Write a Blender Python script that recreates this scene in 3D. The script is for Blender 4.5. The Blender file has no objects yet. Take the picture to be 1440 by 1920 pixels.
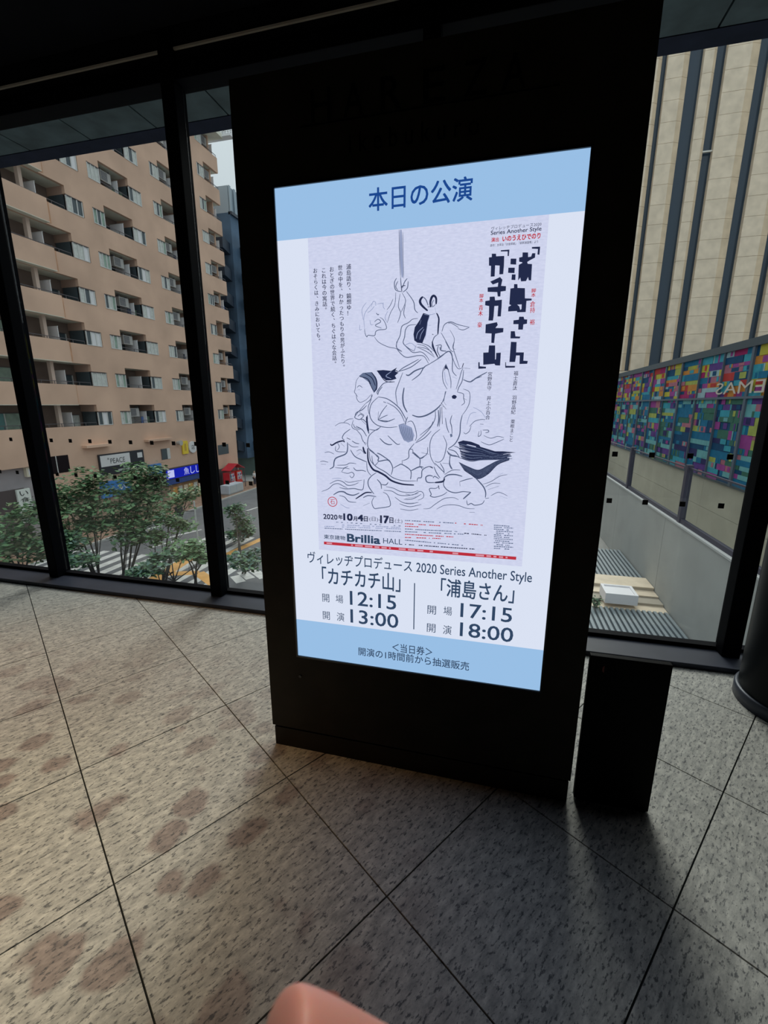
import bpy, bmesh, math, random
from math import sin, cos, pi, radians, tan
from mathutils import Vector, Matrix
random.seed(7)
SC = bpy.context.scene
COL = SC.collection

# ------------------------------------------------------------------ camera
CAMH = 1.40
FPX = 829.0
PITCH, YAW = radians(13.58), radians(14.35)
cd = bpy.data.cameras.new('camera'); cam = bpy.data.objects.new('camera', cd); COL.objects.link(cam)
cam.location = (0, 0, CAMH)
cam.rotation_euler = (pi/2 - PITCH, 0, YAW)
cd.sensor_fit = 'HORIZONTAL'; cd.sensor_width = 36.0; cd.lens = 36.0*FPX/1440.0
cd.clip_start = 0.01; cd.clip_end = 500
cd.dof.use_dof = True; cd.dof.focus_distance = 1.6; cd.dof.aperture_fstop = 17.0
SC.camera = cam
# ------------------------------------------------------------------ world / light / exposure
W = bpy.data.worlds.new('overcast_sky'); SC.world = W; W.use_nodes = True
wn = W.node_tree; wn.nodes.clear()
wo = wn.nodes.new('ShaderNodeOutputWorld'); wb = wn.nodes.new('ShaderNodeBackground')
tc = wn.nodes.new('ShaderNodeTexCoord'); sx = wn.nodes.new('ShaderNodeSeparateXYZ')
cr = wn.nodes.new('ShaderNodeValToRGB')
cr.color_ramp.elements[0].position = 0.0; cr.color_ramp.elements[0].color = (0.50, 0.55, 0.59, 1)
cr.color_ramp.elements[1].position = 1.0; cr.color_ramp.elements[1].color = (1.15, 1.22, 1.26, 1)
wn.links.new(tc.outputs['Generated'], sx.inputs[0]); wn.links.new(sx.outputs[2], cr.inputs[0])
wn.links.new(cr.outputs[0], wb.inputs[0]); wn.links.new(wb.outputs[0], wo.inputs[0])
wb.inputs[1].default_value = 1.0
sd = bpy.data.lights.new('hazy_sun', 'SUN'); sd.energy = 1.75; sd.angle = radians(22); sd.color = (1, .97, .90)
so = bpy.data.objects.new('hazy_sun', sd); COL.objects.link(so)
so.rotation_euler = Vector((0.05, -0.80, -0.56)).to_track_quat('-Z', 'Y').to_euler()
def area(name, loc, target, size, energy, color):
    l = bpy.data.lights.new(name, 'AREA'); l.energy = energy; l.size = size; l.color = color
    o = bpy.data.objects.new(name, l); COL.objects.link(o); o.location = loc
    o.rotation_euler = (Vector(target)-Vector(loc)).to_track_quat('-Z', 'Y').to_euler(); return o
def spot(name, loc, target, energy, color, ang, blend=.8, r=.12):
    l = bpy.data.lights.new(name, 'SPOT'); l.energy = energy; l.color = color; l.spot_size = radians(ang); l.spot_blend = blend; l.shadow_soft_size = r
    o = bpy.data.objects.new(name, l); COL.objects.link(o); o.location = loc
    o.rotation_euler = (Vector(target)-Vector(loc)).to_track_quat('-Z', 'Y').to_euler(); return o
spot('downlight_warm', (-2.9, .1, 3.35), (-2.2, .70, 0), 150, (1, .58, .28), 62)
spot('downlight_soft', (-2.0, -.2, 3.35), (-1.42, .52, 0), 85, (1, .93, .56), 36, .9)
spot('fingertip_fill_spot', (.15, .75, 3.35), (-.015, .075, 1.33), 110, (1, .90, .78), 15, .6, .08)  # added fill spot that brightens the fingertip, not a lamp of the lobby
SC.view_settings.view_transform = 'Standard'; SC.view_settings.look = 'None'
SC.view_settings.gamma = 1.0; SC.view_settings.use_curve_mapping = False
SC.view_settings.exposure = 0.0

# ------------------------------------------------------------------ pixel -> world helpers (used to read sizes off the 1440x1920 photo)
FW = Vector((-sin(YAW)*cos(PITCH), cos(YAW)*cos(PITCH), -sin(PITCH)))
RT = Vector((cos(YAW), sin(YAW), 0)); UP = RT.cross(FW)
def ray(u, v): return FW + RT*((u-720)/FPX) - UP*((v-960)/FPX)
def onY(u, v, y):
    w = ray(u, v); t = y/w.y; return Vector((w.x*t, y, CAMH+w.z*t))
def onX(u, v, x):
    w = ray(u, v); t = x/w.x; return Vector((x, w.y*t, CAMH+w.z*t))
def onZ(u, v, z):
    w = ray(u, v); t = (z-CAMH)/w.z; return Vector((w.x*t, w.y*t, z))
def atD(u, v, d):
    w = ray(u, v); t = d/math.hypot(w.x, w.y); return Vector((w.x*t, w.y*t, CAMH+w.z*t))

# ------------------------------------------------------------------ materials
MATS = {}
def mat(name, color, rough=.6, metal=0., emit=None, es=1., noise=None, bump=None, spec=None, alpha=None):
    if name in MATS: return MATS[name]
    m = bpy.data.materials.new(name); m.use_nodes = True; MATS[name] = m
    nt = m.node_tree; p = nt.nodes['Principled BSDF']
    p.inputs['Base Color'].default_value = (*color, 1); p.inputs['Roughness'].default_value = rough
    p.inputs['Metallic'].default_value = metal
    if spec is not None: p.inputs['Specular IOR Level'].default_value = spec
    if emit: p.inputs['Emission Color'].default_value = (*emit, 1); p.inputs['Emission Strength'].default_value = es
    if noise or bump:
        g = nt.nodes.new('ShaderNodeNewGeometry')
        if noise:
            sc, amt = noise
            n = nt.nodes.new('ShaderNodeTexNoise'); n.inputs['Scale'].default_value = sc; n.inputs['Detail'].default_value = 6
            nt.links.new(g.outputs['Position'], n.inputs['Vector'])
            r = nt.nodes.new('ShaderNodeValToRGB')
            r.color_ramp.elements[0].position = .3; r.color_ramp.elements[1].position = .7
            r.color_ramp.elements[0].color = (*[c*(1-amt) for c in color], 1)
            r.color_ramp.elements[1].color = (*[min(1, c*(1+amt)) for c in color], 1)
            nt.links.new(n.outputs[0], r.inputs[0]); nt.links.new(r.outputs[0], p.inputs['Base Color'])
        if bump:
            sc, st = bump
            n = nt.nodes.new('ShaderNodeTexNoise'); n.inputs['Scale'].default_value = sc; n.inputs['Detail'].default_value = 4
            nt.links.new(g.outputs['Position'], n.inputs['Vector'])
            b = nt.nodes.new('ShaderNodeBump'); b.inputs['Strength'].default_value = st; b.inputs['Distance'].default_value = .01
            nt.links.new(n.outputs[0], b.inputs['Height']); nt.links.new(b.outputs[0], p.inputs['Normal'])
    return m
def emis(name, color, s=1.):
    if name in MATS: return MATS[name]
    m = bpy.data.materials.new(name); m.use_nodes = True; MATS[name] = m
    nt = m.node_tree; nt.nodes.clear()
    e = nt.nodes.new('ShaderNodeEmission'); o = nt.nodes.new('ShaderNodeOutputMaterial')
    e.inputs[0].default_value = (*color, 1); e.inputs[1].default_value = s
    nt.links.new(e.outputs[0], o.inputs[0]); return m
def glass(name, tint=(.93, .96, .96), refl=.06):
    m = bpy.data.materials.new(name); m.use_nodes = True; MATS[name] = m
    nt = m.node_tree; nt.nodes.clear()
    t = nt.nodes.new('ShaderNodeBsdfTransparent'); t.inputs[0].default_value = (*tint, 1)
    g = nt.nodes.new('ShaderNodeBsdfGlossy'); g.inputs['Roughness'].default_value = .02
    x = nt.nodes.new('ShaderNodeMixShader'); x.inputs[0].default_value = refl
    o = nt.nodes.new('ShaderNodeOutputMaterial')
    nt.links.new(t.outputs[0], x.inputs[1]); nt.links.new(g.outputs[0], x.inputs[2]); nt.links.new(x.outputs[0], o.inputs[0])
    return m
def lin(r, g, b):
    f = lambda c: (c/255/12.92) if c/255 <= .04045 else ((c/255+.055)/1.055)**2.4
    return (f(r), f(g), f(b))

M_frame = mat('frame_black', (.0025, .003, .0055), .6, 0, spec=.05)
M_sill = mat('sill_navy', (.040, .046, .070), .45, noise=(3, .25), spec=.3)
M_dark = mat('ceiling_dark', (.006, .007, .010), .9, noise=(5, .2), spec=.1)
M_wallin = mat('inner_wall_dark', (.02, .02, .02), .8, noise=(2, .2))
M_soffit = mat('soffit_panel', (.085, .125, .14), .7, noise=(6, .3))
M_fascia = mat('soffit_edge', (.025, .032, .06), .7, noise=(6, .2), spec=.1)
M_alu = mat('strip_alu', (.75, .73, .66), .45, .2)
M_glass = glass('window_glass')
M_dot = mat('glass_dot_black', (.006, .006, .008), .5)
M_grout = mat('floor_joint', (.03, .035, .038), .8)
M_kiosk = mat('kiosk_metal', (.022, .019, .014), .5, .0, noise=(9, .2), spec=.14)
M_kiosk2 = mat('kiosk_lettering', (.001, .001, .001), .3, spec=.1)
M_bezel = mat('bezel_gloss', (.004, .004, .008), .12)
M_box = mat('black_box', (.0015, .0015, .002), .5, spec=.06)
M_col = mat('column_dark', (.006, .009, .012), .42, noise=(4, .2), spec=.14)
M_ring = mat('column_base_ring', (.05, .06, .085), .4, .1, spec=.3)

# terrazzo-like granite for the floor tiles: flecks run along one tile direction
def floor_mat():
    m = bpy.data.materials.new('granite_tile'); m.use_nodes = True
    nt = m.node_tree; p = nt.nodes['Principled BSDF']; L = nt.links
    g = nt.nodes.new('ShaderNodeNewGeometry')
    mp = nt.nodes.new('ShaderNodeMapping'); mp.vector_type = 'TEXTURE'
    mp.inputs['Rotation'].default_value = (0, 0, radians(57)); mp.inputs['Scale'].default_value = (2.4, 1, 1)
    L.new(g.outputs['Position'], mp.inputs['Vector'])
    n1 = nt.nodes.new('ShaderNodeTexNoise'); n1.inputs['Scale'].default_value = 105; n1.inputs['Detail'].default_value = 6; n1.inputs['Roughness'].default_value = .68
    L.new(mp.outputs[0], n1.inputs['Vector'])
    r1 = nt.nodes.new('ShaderNodeValToRGB'); r1.color_ramp.elements[0].position = .535; r1.color_ramp.elements[1].position = .61
    r1.color_ramp.elements[0].color = (0, 0, 0, 1); r1.color_ramp.elements[1].color = (1, 1, 1, 1)
    L.new(n1.outputs[0], r1.inputs[0])
    n2 = nt.nodes.new('ShaderNodeTexNoise'); n2.inputs['Scale'].default_value = 42; n2.inputs['Detail'].default_value = 9; n2.inputs['Roughness'].default_value = .7
    L.new(mp.outputs[0], n2.inputs['Vector'])
    r2 = nt.nodes.new('ShaderNodeValToRGB'); r2.color_ramp.elements[0].position = .35; r2.color_ramp.elements[1].position = .68
    r2.color_ramp.elements[0].color = (.33, .325, .305, 1); r2.color_ramp.elements[1].color = (.74, .72, .65, 1)
    L.new(n2.outputs[0], r2.inputs[0])
    # darker mauve-brown patches multiplied into the tile colour on the left half
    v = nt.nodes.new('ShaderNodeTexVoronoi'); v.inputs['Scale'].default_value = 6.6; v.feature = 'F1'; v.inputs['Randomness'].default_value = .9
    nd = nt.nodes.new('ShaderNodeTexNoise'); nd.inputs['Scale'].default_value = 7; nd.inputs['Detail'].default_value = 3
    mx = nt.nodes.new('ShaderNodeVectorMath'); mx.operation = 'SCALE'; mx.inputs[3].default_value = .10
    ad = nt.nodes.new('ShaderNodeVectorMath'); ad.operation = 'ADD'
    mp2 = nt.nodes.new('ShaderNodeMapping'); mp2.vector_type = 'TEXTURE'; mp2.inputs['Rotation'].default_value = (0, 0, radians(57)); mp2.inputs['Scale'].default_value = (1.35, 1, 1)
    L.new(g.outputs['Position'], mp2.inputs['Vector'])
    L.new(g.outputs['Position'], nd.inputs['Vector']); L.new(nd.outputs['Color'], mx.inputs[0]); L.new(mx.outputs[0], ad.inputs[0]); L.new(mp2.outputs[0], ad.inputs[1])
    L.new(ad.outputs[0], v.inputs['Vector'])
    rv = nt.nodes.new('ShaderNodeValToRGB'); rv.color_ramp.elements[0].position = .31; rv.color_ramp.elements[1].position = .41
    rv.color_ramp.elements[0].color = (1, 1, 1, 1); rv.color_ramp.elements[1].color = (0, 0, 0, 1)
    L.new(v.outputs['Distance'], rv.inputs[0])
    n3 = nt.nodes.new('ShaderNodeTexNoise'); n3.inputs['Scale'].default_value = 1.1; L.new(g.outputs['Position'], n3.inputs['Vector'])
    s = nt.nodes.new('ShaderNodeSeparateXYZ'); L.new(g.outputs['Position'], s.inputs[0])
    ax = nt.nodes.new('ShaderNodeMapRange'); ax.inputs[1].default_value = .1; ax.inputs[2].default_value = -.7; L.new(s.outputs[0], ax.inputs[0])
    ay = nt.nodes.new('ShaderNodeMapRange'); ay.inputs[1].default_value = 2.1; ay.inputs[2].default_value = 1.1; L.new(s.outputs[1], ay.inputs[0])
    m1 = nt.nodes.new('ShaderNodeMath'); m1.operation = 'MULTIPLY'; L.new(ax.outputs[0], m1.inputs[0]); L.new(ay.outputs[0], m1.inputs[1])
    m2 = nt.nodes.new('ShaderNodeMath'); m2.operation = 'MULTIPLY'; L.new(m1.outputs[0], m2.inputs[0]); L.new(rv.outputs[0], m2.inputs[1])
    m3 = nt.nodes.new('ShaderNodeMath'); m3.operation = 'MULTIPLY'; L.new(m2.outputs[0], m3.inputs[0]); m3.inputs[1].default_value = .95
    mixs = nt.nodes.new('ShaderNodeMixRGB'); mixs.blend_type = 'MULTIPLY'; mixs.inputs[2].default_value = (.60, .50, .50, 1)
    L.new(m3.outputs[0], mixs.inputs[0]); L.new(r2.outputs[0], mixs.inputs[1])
    mixf = nt.nodes.new('ShaderNodeMixRGB'); mixf.inputs[2].default_value = (.055, .06, .07, 1)
    m4 = nt.nodes.new('ShaderNodeMath'); m4.operation = 'MULTIPLY'; L.new(r1.outputs[0], m4.inputs[0]); m4.inputs[1].default_value = .82
    L.new(m4.outputs[0], mixf.inputs[0]); L.new(mixs.outputs[0], mixf.inputs[1])
    L.new(mixf.outputs[0], p.inputs['Base Color'])
    p.inputs['Roughness'].default_value = .62
    b = nt.nodes.new('ShaderNodeBump'); b.inputs['Strength'].default_value = .35; b.inputs['Distance'].default_value = .002
    L.new(n1.outputs[0], b.inputs['Height']); L.new(b.outputs[0], p.inputs['Normal'])
    return m
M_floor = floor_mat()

# ------------------------------------------------------------------ mesh builder
class MB:
    def __init__(s): s.v = []; s.f = []; s.m = []; s.mats = []
    def mi(s, m):
        if m not in s.mats: s.mats.append(m)
        return s.mats.index(m)
    def poly(s, pts, m):
        k = len(s.v); s.v += [tuple(p) for p in pts]; s.f.append(tuple(range(k, k+len(pts)))); s.m.append(s.mi(m)); return s
    def box(s, x0, x1, y0, y1, z0, z1, m):
        k = len(s.v)
        s.v += [(x0,y0,z0),(x1,y0,z0),(x1,y1,z0),(x0,y1,z0),(x0,y0,z1),(x1,y0,z1),(x1,y1,z1),(x0,y1,z1)]
        for q in ((3,2,1,0),(4,5,6,7),(0,1,5,4),(1,2,6,5),(2,3,7,6),(3,0,4,7)):
            s.f.append(tuple(k+i for i in q)); s.m.append(s.mi(m))
        return s
    def prism(s, pts, z0, z1, m):     # pts ccw in xy
        k = len(s.v); n = len(pts)
        s.v += [(p[0], p[1], z0) for p in pts]+[(p[0], p[1], z1) for p in pts]
        s.f.append(tuple(range(k+n-1, k-1, -1))); s.f.append(tuple(range(k+n, k+2*n)))
        for i in range(n): s.f.append((k+i, k+(i+1)%n, k+n+(i+1)%n, k+n+i))
        s.m += [s.mi(m)]*(n+2); return s
    def tube(s, a, b, r0, r1, m, n=8, cap=True):
        a, b = Vector(a), Vector(b); d = (b-a)
        if d.length < 1e-6: return s
        q = d.normalized().to_track_quat('Z', 'Y'); k = len(s.v)
        for c, r in ((a, r0), (b, r1)):
            for i in range(n):
                t = 2*pi*i/n; s.v.append(tuple(c+q@Vector((r*cos(t), r*sin(t), 0))))
        for i in range(n): s.f.append((k+i, k+(i+1)%n, k+n+(i+1)%n, k+n+i)); s.m.append(s.mi(m))
        if cap:
            s.f.append(tuple(range(k+n-1, k-1, -1))); s.f.append(tuple(range(k+n, k+2*n))); s.m += [s.mi(m)]*2
        return s
    def mesh(s, name, off=(0,0,0)):
        me = bpy.data.meshes.new(name)
        me.from_pydata([(v[0]-off[0], v[1]-off[1], v[2]-off[2]) for v in s.v], [], s.f)
        for m in s.mats: me.materials.append(m)
        me.polygons.foreach_set('material_index', s.m); me.update(); return me
WLOC = {}
def build(mb, name, parent=None, smooth=False, bevel=0):
    off = WLOC.get(parent.name, (0,0,0)) if parent else (0,0,0)
    me = mb.mesh(name, off); o = bpy.data.objects.new(name, me); COL.objects.link(o)
    if parent: o.parent = parent
    WLOC[o.name] = off
    if smooth:
        for p in me.polygons: p.use_smooth = True
    if bevel:
        bm = bmesh.new(); bm.from_mesh(me)
        bmesh.ops.bevel(bm, geom=list(bm.edges), offset=bevel, segments=2, affect='EDGES', profile=.6); bm.to_mesh(me); bm.free()
    return o
def put(me, name, parent, loc):      # share a mesh; loc in world
    o = bpy.data.objects.new(name, me); COL.objects.link(o)
    off = WLOC.get(parent.name, (0,0,0)) if parent else (0,0,0)
    if parent: o.parent = parent
    o.location = (loc[0]-off[0], loc[1]-off[1], loc[2]-off[2]); WLOC[o.name] = tuple(loc); return o
def thing(name, loc, label, cat=None, group=None, kind=None):
    o = bpy.data.objects.new(name, None); COL.objects.link(o); o.location = loc; WLOC[o.name] = tuple(loc)
    o.empty_display_size = .1
    return tag(o, label, cat, group, kind)
def tag(o, label=None, cat=None, group=None, kind=None):
    if label: o['label'] = label
    if cat: o['category'] = cat
    if group: o['group'] = group
    if kind: o['kind'] = kind
    return o
def rebase(o, loc):                  # move a single-mesh thing's origin to its base
    for v in o.data.vertices: v.co -= Vector(loc)
    o.location = loc; WLOC[o.name] = tuple(loc); return o

# ------------------------------------------------------------------ lettering
TXT = {}
def glyphs(s, bold=0):
    key = (s, bold)
    if key in TXT: return TXT[key]
    c = bpy.data.curves.new('t', 'FONT'); c.body = s; c.size = 1; c.resolution_u = 3; c.offset = bold; c.fill_mode = 'FRONT'
    o = bpy.data.objects.new('t', c); COL.objects.link(o)
    dg = bpy.context.evaluated_depsgraph_get(); me = bpy.data.meshes.new_from_object(o.evaluated_get(dg))
    V = [(v.co.x, v.co.y) for v in me.vertices]; F = [tuple(p.vertices) for p in me.polygons]
    bpy.data.objects.remove(o); bpy.data.curves.remove(c); bpy.data.meshes.remove(me)
    TXT[key] = (V, F); return V, F
def add_text(mb, s, fn, m, bold=0):
    """fn maps unit-square (a,b) of the text's bounding box to a world point; bold thickens by overprinting shifted copies"""
    V, F = glyphs(s, 0)
    if not V: return
    x0 = min(v[0] for v in V); x1 = max(v[0] for v in V); y0 = min(v[1] for v in V); y1 = max(v[1] for v in V)
    w, h_ = max(1e-6, x1-x0), max(1e-6, y1-y0)
    offs = [(0, 0)] if not bold else [(-bold, -bold), (bold, -bold), (-bold, bold), (bold, bold)]
    for ox, oy in offs:
        k = len(mb.v)
        mb.v += [tuple(fn((v[0]-x0+ox)/w, (v[1]-y0+oy)/h_)) for v in V]
        for f in F: mb.f.append(tuple(k+i for i in f)); mb.m.append(mb.mi(m))

# ================================================================== THE ROOM
FX0, FX1, FY0, FY1 = -6.5, 4.2, -4.0, 2.80
floor_o = build(MB().box(FX0, FX1, FY0, FY1, -.35, -.006, M_grout), 'floor')
tag(floor_o, 'speckled grey granite tile floor laid on the diagonal', kind='structure')
TS, TA = .5865, radians(-33.6)
TW = .574
ta = Vector((cos(TA), sin(TA))); tb = Vector((-sin(TA), cos(TA))); T0 = Vector((-.239, .967))
def clip(poly, x0, x1, y0, y1):
    for ax, lim, sg in ((0, x0, 1), (0, x1, -1), (1, y0, 1), (1, y1, -1)):
        out = []
        for i in range(len(poly)):
            a, b = poly[i], poly[(i+1) % len(poly)]
            ia, ib = (a[ax]-lim)*sg >= 0, (b[ax]-lim)*sg >= 0
            if ia: out.append(a)
            if ia != ib:
                t = (lim-a[ax])/(b[ax]-a[ax]); out.append((a[0]+(b[0]-a[0])*t, a[1]+(b[1]-a[1])*t))
        poly = out
        if not poly: return []
    return poly
g = .0024
for i in range(-14, 14):
    for j in range(-12, 12):
        c = []
        for da, db in ((g, g), (TW-g, g), (TW-g, TS-g), (g, TS-g)):
            p = T0 + ta*(i*TW+da) + tb*(j*TS+db); c.append((p.x, p.y))
        c = clip(c, FX0+.01, FX1-.01, -2.2, 2.50)
        if len(c) < 3: continue
        ar = abs(sum(c[k][0]*c[(k+1) % len(c)][1]-c[(k+1) % len(c)][0]*c[k][1] for k in range(len(c))))/2
        if ar < .004: continue
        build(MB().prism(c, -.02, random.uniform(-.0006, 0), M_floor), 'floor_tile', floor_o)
tag(build(MB().box(FX0-.2, FX1+.2, FY0, 2.62, 3.44, 3.6, M_dark), 'ceiling'), 'dark ceiling over the lobby', kind='structure')
tag(build(MB().box(FX0-.2, FX0, FY0, 2.8, -.35, 3.44, M_wallin), 'wall_left'), 'dark side wall', kind='structure')
tag(build(MB().box(FX1, FX1+.2, FY0, 2.8, -.35, 3.44, M_wallin), 'wall_right'), 'dark side wall', kind='structure')
tag(build(MB().box(FX0-.2, FX1+.2, FY0-.2, FY0, -.35, 3.6, M_wallin), 'wall_back'), 'dark back wall', kind='structure')
# front: bulkhead above the glass, transom, sill, mullions, panes
wf = build(MB().box(FX0-.2, FX1+.2, 2.66, 2.86, 3.27, 3.9, M_dark), 'wall_front'); tag(wf, 'dark bulkhead above the window wall', kind='structure')
st = MB()
st.box(FX0, FX1, 2.648, 2.66, 3.352, 3.363, M_alu)
tag(build(st, 'trim_1'), 'thin metal strip along the bulkhead above the window wall', kind='structure')
win = thing('window_1', (0, 2.7, 0), 'dark framed floor to ceiling window wall behind the signboard', kind='structure')
build(MB().box(FX0, FX1, 2.50, 2.76, -.05, .028, M_sill), 'sill', win, bevel=.004)
build(MB().box(FX0, FX1, 2.515, 2.735, -.05, .0, M_frame), 'sill_base', win)
build(MB().box(FX0, FX1, 2.695, 2.75, .026, .05, M_frame), 'bottom_rail', win)
build(MB().box(FX0, FX1, 2.64, 2.76, 3.205, 3.28, M_frame), 'transom', win, bevel=.004)
mxs = [-6.45, -4.99, -3.47, -1.95, -.43, 1.33, 2.85]
for x in mxs:
    m = build(MB().box(x-.045, x+.045, 2.625, 2.705, -.0, 3.44, M_frame), 'mullion', win, bevel=.005)
    build(MB().box(x-.022, x+.022, 2.70, 2.76, .03, 3.3, M_frame), 'mullion_fin', m)
for a, b in zip(mxs[:-1], mxs[1:]):
    p = build(MB().box(a+.03, b-.03, 2.718, 2.728, .045, 3.21, M_glass), 'glass_pane', win)
    if a < -6 or a > 2: continue
    mb = []
    ctr = (a+b)/2; n = 8 if b-a < 1.6 else 9
    for row in (1.135, .87):
        for k in range(n):
            x = ctr+(k-(n-1)/2)*.185
            if a+.06 < x < b-.06:
                build(MB().box(x-.014, x+.014, 2.7135, 2.717, row-.014, row+.014, M_dot), 'warning_dot', p)
# outside soffit above the window
sof = thing('trim_2', (0, 3.2, 3.5), 'grey panelled soffit outside above the windows', kind='structure')
x = -7.16
while x < 5:
    build(MB().box(x+.006, x+.628, 2.87, 3.485, 3.5, 3.53, M_soffit), 'soffit_panel', sof); x += .634
build(MB().box(-7.2, 5.1, 3.49, 3.64, 3.497, 3.72, M_fascia), 'fascia', sof)
build(MB().box(-7.2, 5.1, 2.86, 3.64, 3.535, 3.9, M_dark), 'roof_slab', sof)
build(MB().box(-7.2, 5.1, -4.2, 3.6, 3.9, 4.0, M_dark), 'upper_slab', sof)
tag(build(MB().box(FX0-.2, FX1+.2, 2.80, 2.92, -1.6, -.12, M_frame), 'trim_3'), 'dark slab edge below the window wall', kind='structure')
# round column
colr = thing('round_column', (1.455, 2.255, 0), 'dark glossy round column standing by the right end of the window', 'column', kind='structure')
def lathe(prof, cx, cy, m, n=48):
    mb = MB(); k = len(prof)
    for i in range(n):
        t = 2*pi*i/n
        for r, z in prof: mb.v.append((cx+r*cos(t), cy+r*sin(t), z))
    for i in range(n):
        for j in range(k-1):
            a = i*k+j; b = ((i+1) % n)*k+j; mb.f.append((a, b, b+1, a+1)); mb.m.append(mb.mi(m))
    return mb
build(lathe([(.235, .0), (.235, 3.44)], 1.455, 2.255, M_col), 'shaft', colr, smooth=True)
build(lathe([(.235, .0), (.250, .0), (.250, .055), (.244, .062), (.235, .062)], 1.455, 2.255, M_ring), 'base_ring', colr, smooth=True)

# ================================================================== DISPLAY SIGNBOARD
KY = 1.43
ksk = thing('digital_signboard', (-.26, KY+.12, 0), 'tall black digital signboard showing a lit theatre programme screen', 'signboard')
SX0, SX1, SZ0, SZ1 = -.7165, .1890, .4395, 2.052
kb = MB()
X0, X1, Z0, Z1, YB = -.848, .320, .098, 2.350, KY+.20
for (a, b, c, d) in ((X0, X1, SZ1+.006, Z1), (X0, X1, Z0, SZ0-.006), (X0, SX0-.006, SZ0-.006, SZ1+.006), (SX1+.006, X1, SZ0-.006, SZ1+.006)):
    kb.box(a, b, KY, KY+.02, c, d, M_kiosk)
kb.box(X0, X1, KY+.02, YB, Z0, Z1, M_kiosk)
build(kb, 'cabinet', ksk)
build(MB().box(X0+.006, X1-.004, KY+.004, YB-.01, 0, .088, M_kiosk), 'plinth', ksk, bevel=.003)
build(MB().box(X0+.02, X1-.02, KY+.03, YB-.03, .085, .10, M_frame), 'shadow_gap', ksk)
bz = MB()
e = .006
for (a, b, c, d) in ((SX0-e, SX1+e, SZ1, SZ1+e), (SX0-e, SX1+e, SZ0-e, SZ0), (SX0-e, SX0, SZ0, SZ1), (SX1, SX1+e, SZ0, SZ1)):
    bz.box(a, b, KY-.002, KY+.012, c, d, M_bezel)
build(bz, 'bezel', ksk)
build(MB().tube((-.710, KY+.002, .349), (-.710, KY-.004, .349), .006, .006, M_bezel, 14), 'sensor', ksk)
# embossed name on the head of the cabinet, dark on dark
hz = MB()
def rectfn(x0, x1, z0, z1, y): return lambda a, b: (x0+(x1-x0)*a, y, z0+(z1-z0)*b)
xs = [-.555, -.455, -.345, -.225, -.115, -.015]
for ch, x in zip('HAREZA', xs): add_text(hz, ch, rectfn(x-.03, x+.03, 2.205, 2.285, KY-.002), M_kiosk2)
hz.box(-.62, .10, KY-.002, KY-.0005, 2.197, 2.2005, M_kiosk2)
add_text(hz, 'i k e b u k u r o', rectfn(-.47, -.10, 2.115, 2.165, KY-.002), M_kiosk2)
build(hz, 'embossed_lettering', ksk)
# screen
YS = KY+.004
E_white = emis('screen_white', lin(226, 234, 252), .92)
E_blue = emis('screen_blue', lin(160, 200, 240), .90)
def paper_mat():
    m = bpy.data.materials.new('screen_paper'); m.use_nodes = True; nt = m.node_tree; nt.nodes.clear(); L = nt.links
    g = nt.nodes.new('ShaderNodeNewGeometry'); n = nt.nodes.new('ShaderNodeTexNoise'); n.inputs['Scale'].default_value = 120; n.inputs['Detail'].default_value = 5
    mp = nt.nodes.new('ShaderNodeMapping'); mp.inputs['Scale'].default_value = (.5, 1, 1.6); L.new(g.outputs['Position'], mp.inputs[0]); L.new(mp.outputs[0], n.inputs['Vector'])
    r = nt.nodes.new('ShaderNodeValToRGB'); r.color_ramp.elements[0].position = .3; r.color_ramp.elements[1].position = .7
    r.color_ramp.elements[0].color = (*lin(203, 209, 236), 1); r.color_ramp.elements[1].color = (*lin(216, 221, 246), 1)
    e = nt.nodes.new('ShaderNodeEmission'); o = nt.nodes.new('ShaderNodeOutputMaterial'); e.inputs[1].default_value = .95
    L.new(n.outputs[0], r.inputs[0]); L.new(r.outputs[0], e.inputs[0]); L.new(e.outputs[0], o.inputs[0]); return m
E_paper = paper_mat()
E_navy = emis('ink_navy', lin(30, 75, 150), .9)
E_text = emis('ink_slate', lin(52, 74, 104), .9)
E_ink = emis('ink_dark', lin(38, 46, 78), .9)
E_mid = emis('ink_mid', lin(104, 118, 150), .9)
E_line = emis('ink_line', lin(88, 100, 130), .9)
E_pale = emis('ink_pale', lin(150, 162, 198), .9)
E_red = emis('ink_red', lin(196, 50, 66), .9)
def S(u, v, y=YS):                 # photo pixel on the display -> point on the display plane
    p = onY(u, v, KY); return (p.x, y, p.z)
scr = build(MB().box(SX0, SX1, YS, YS+.006, SZ0, SZ1, E_white), 'display_screen', ksk)
lay = [0]
def L_(d=None):
    lay[0] += 1; return YS-.0002-.00002*lay[0]
def flatpoly(mb, pts, m, y): mb.poly([S(*p, y) for p in pts], m)
zt = (onY(512, 352+104, KY).z, )
bl = MB(); y_ = L_()
ztop = (S(519, 454)[2]+S(1096, 391)[2])/2
zbot = (S(559, 1164)[2]+S(1026, 1219)[2])/2
bl.poly([(SX0, y_, ztop), (SX1, y_, ztop), (SX1, y_, SZ1), (SX0, y_, SZ1)], E_blue); build(bl, 'blue_band', scr); bl = MB()
bl.poly([(SX0, y_, SZ0), (SX1, y_, SZ0), (SX1, y_, zbot), (SX0, y_, zbot)], E_blue)
build(bl, 'blue_band', scr)
pp = MB(); y_ = L_()
px0 = (S(573, 449)[0]+S(601, 1050)[0])/2; px1 = (S(1030, 399)[0]+S(979, 1060)[0])/2; pz0 = (S(601, 1032)[2]+S(979, 1062)[2])/2
pp.poly([(px0, y_, pz0), (px1, y_, pz0), (px1, y_, ztop), (px0, y_, ztop)], E_paper); build(pp, 'poster', scr)
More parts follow.
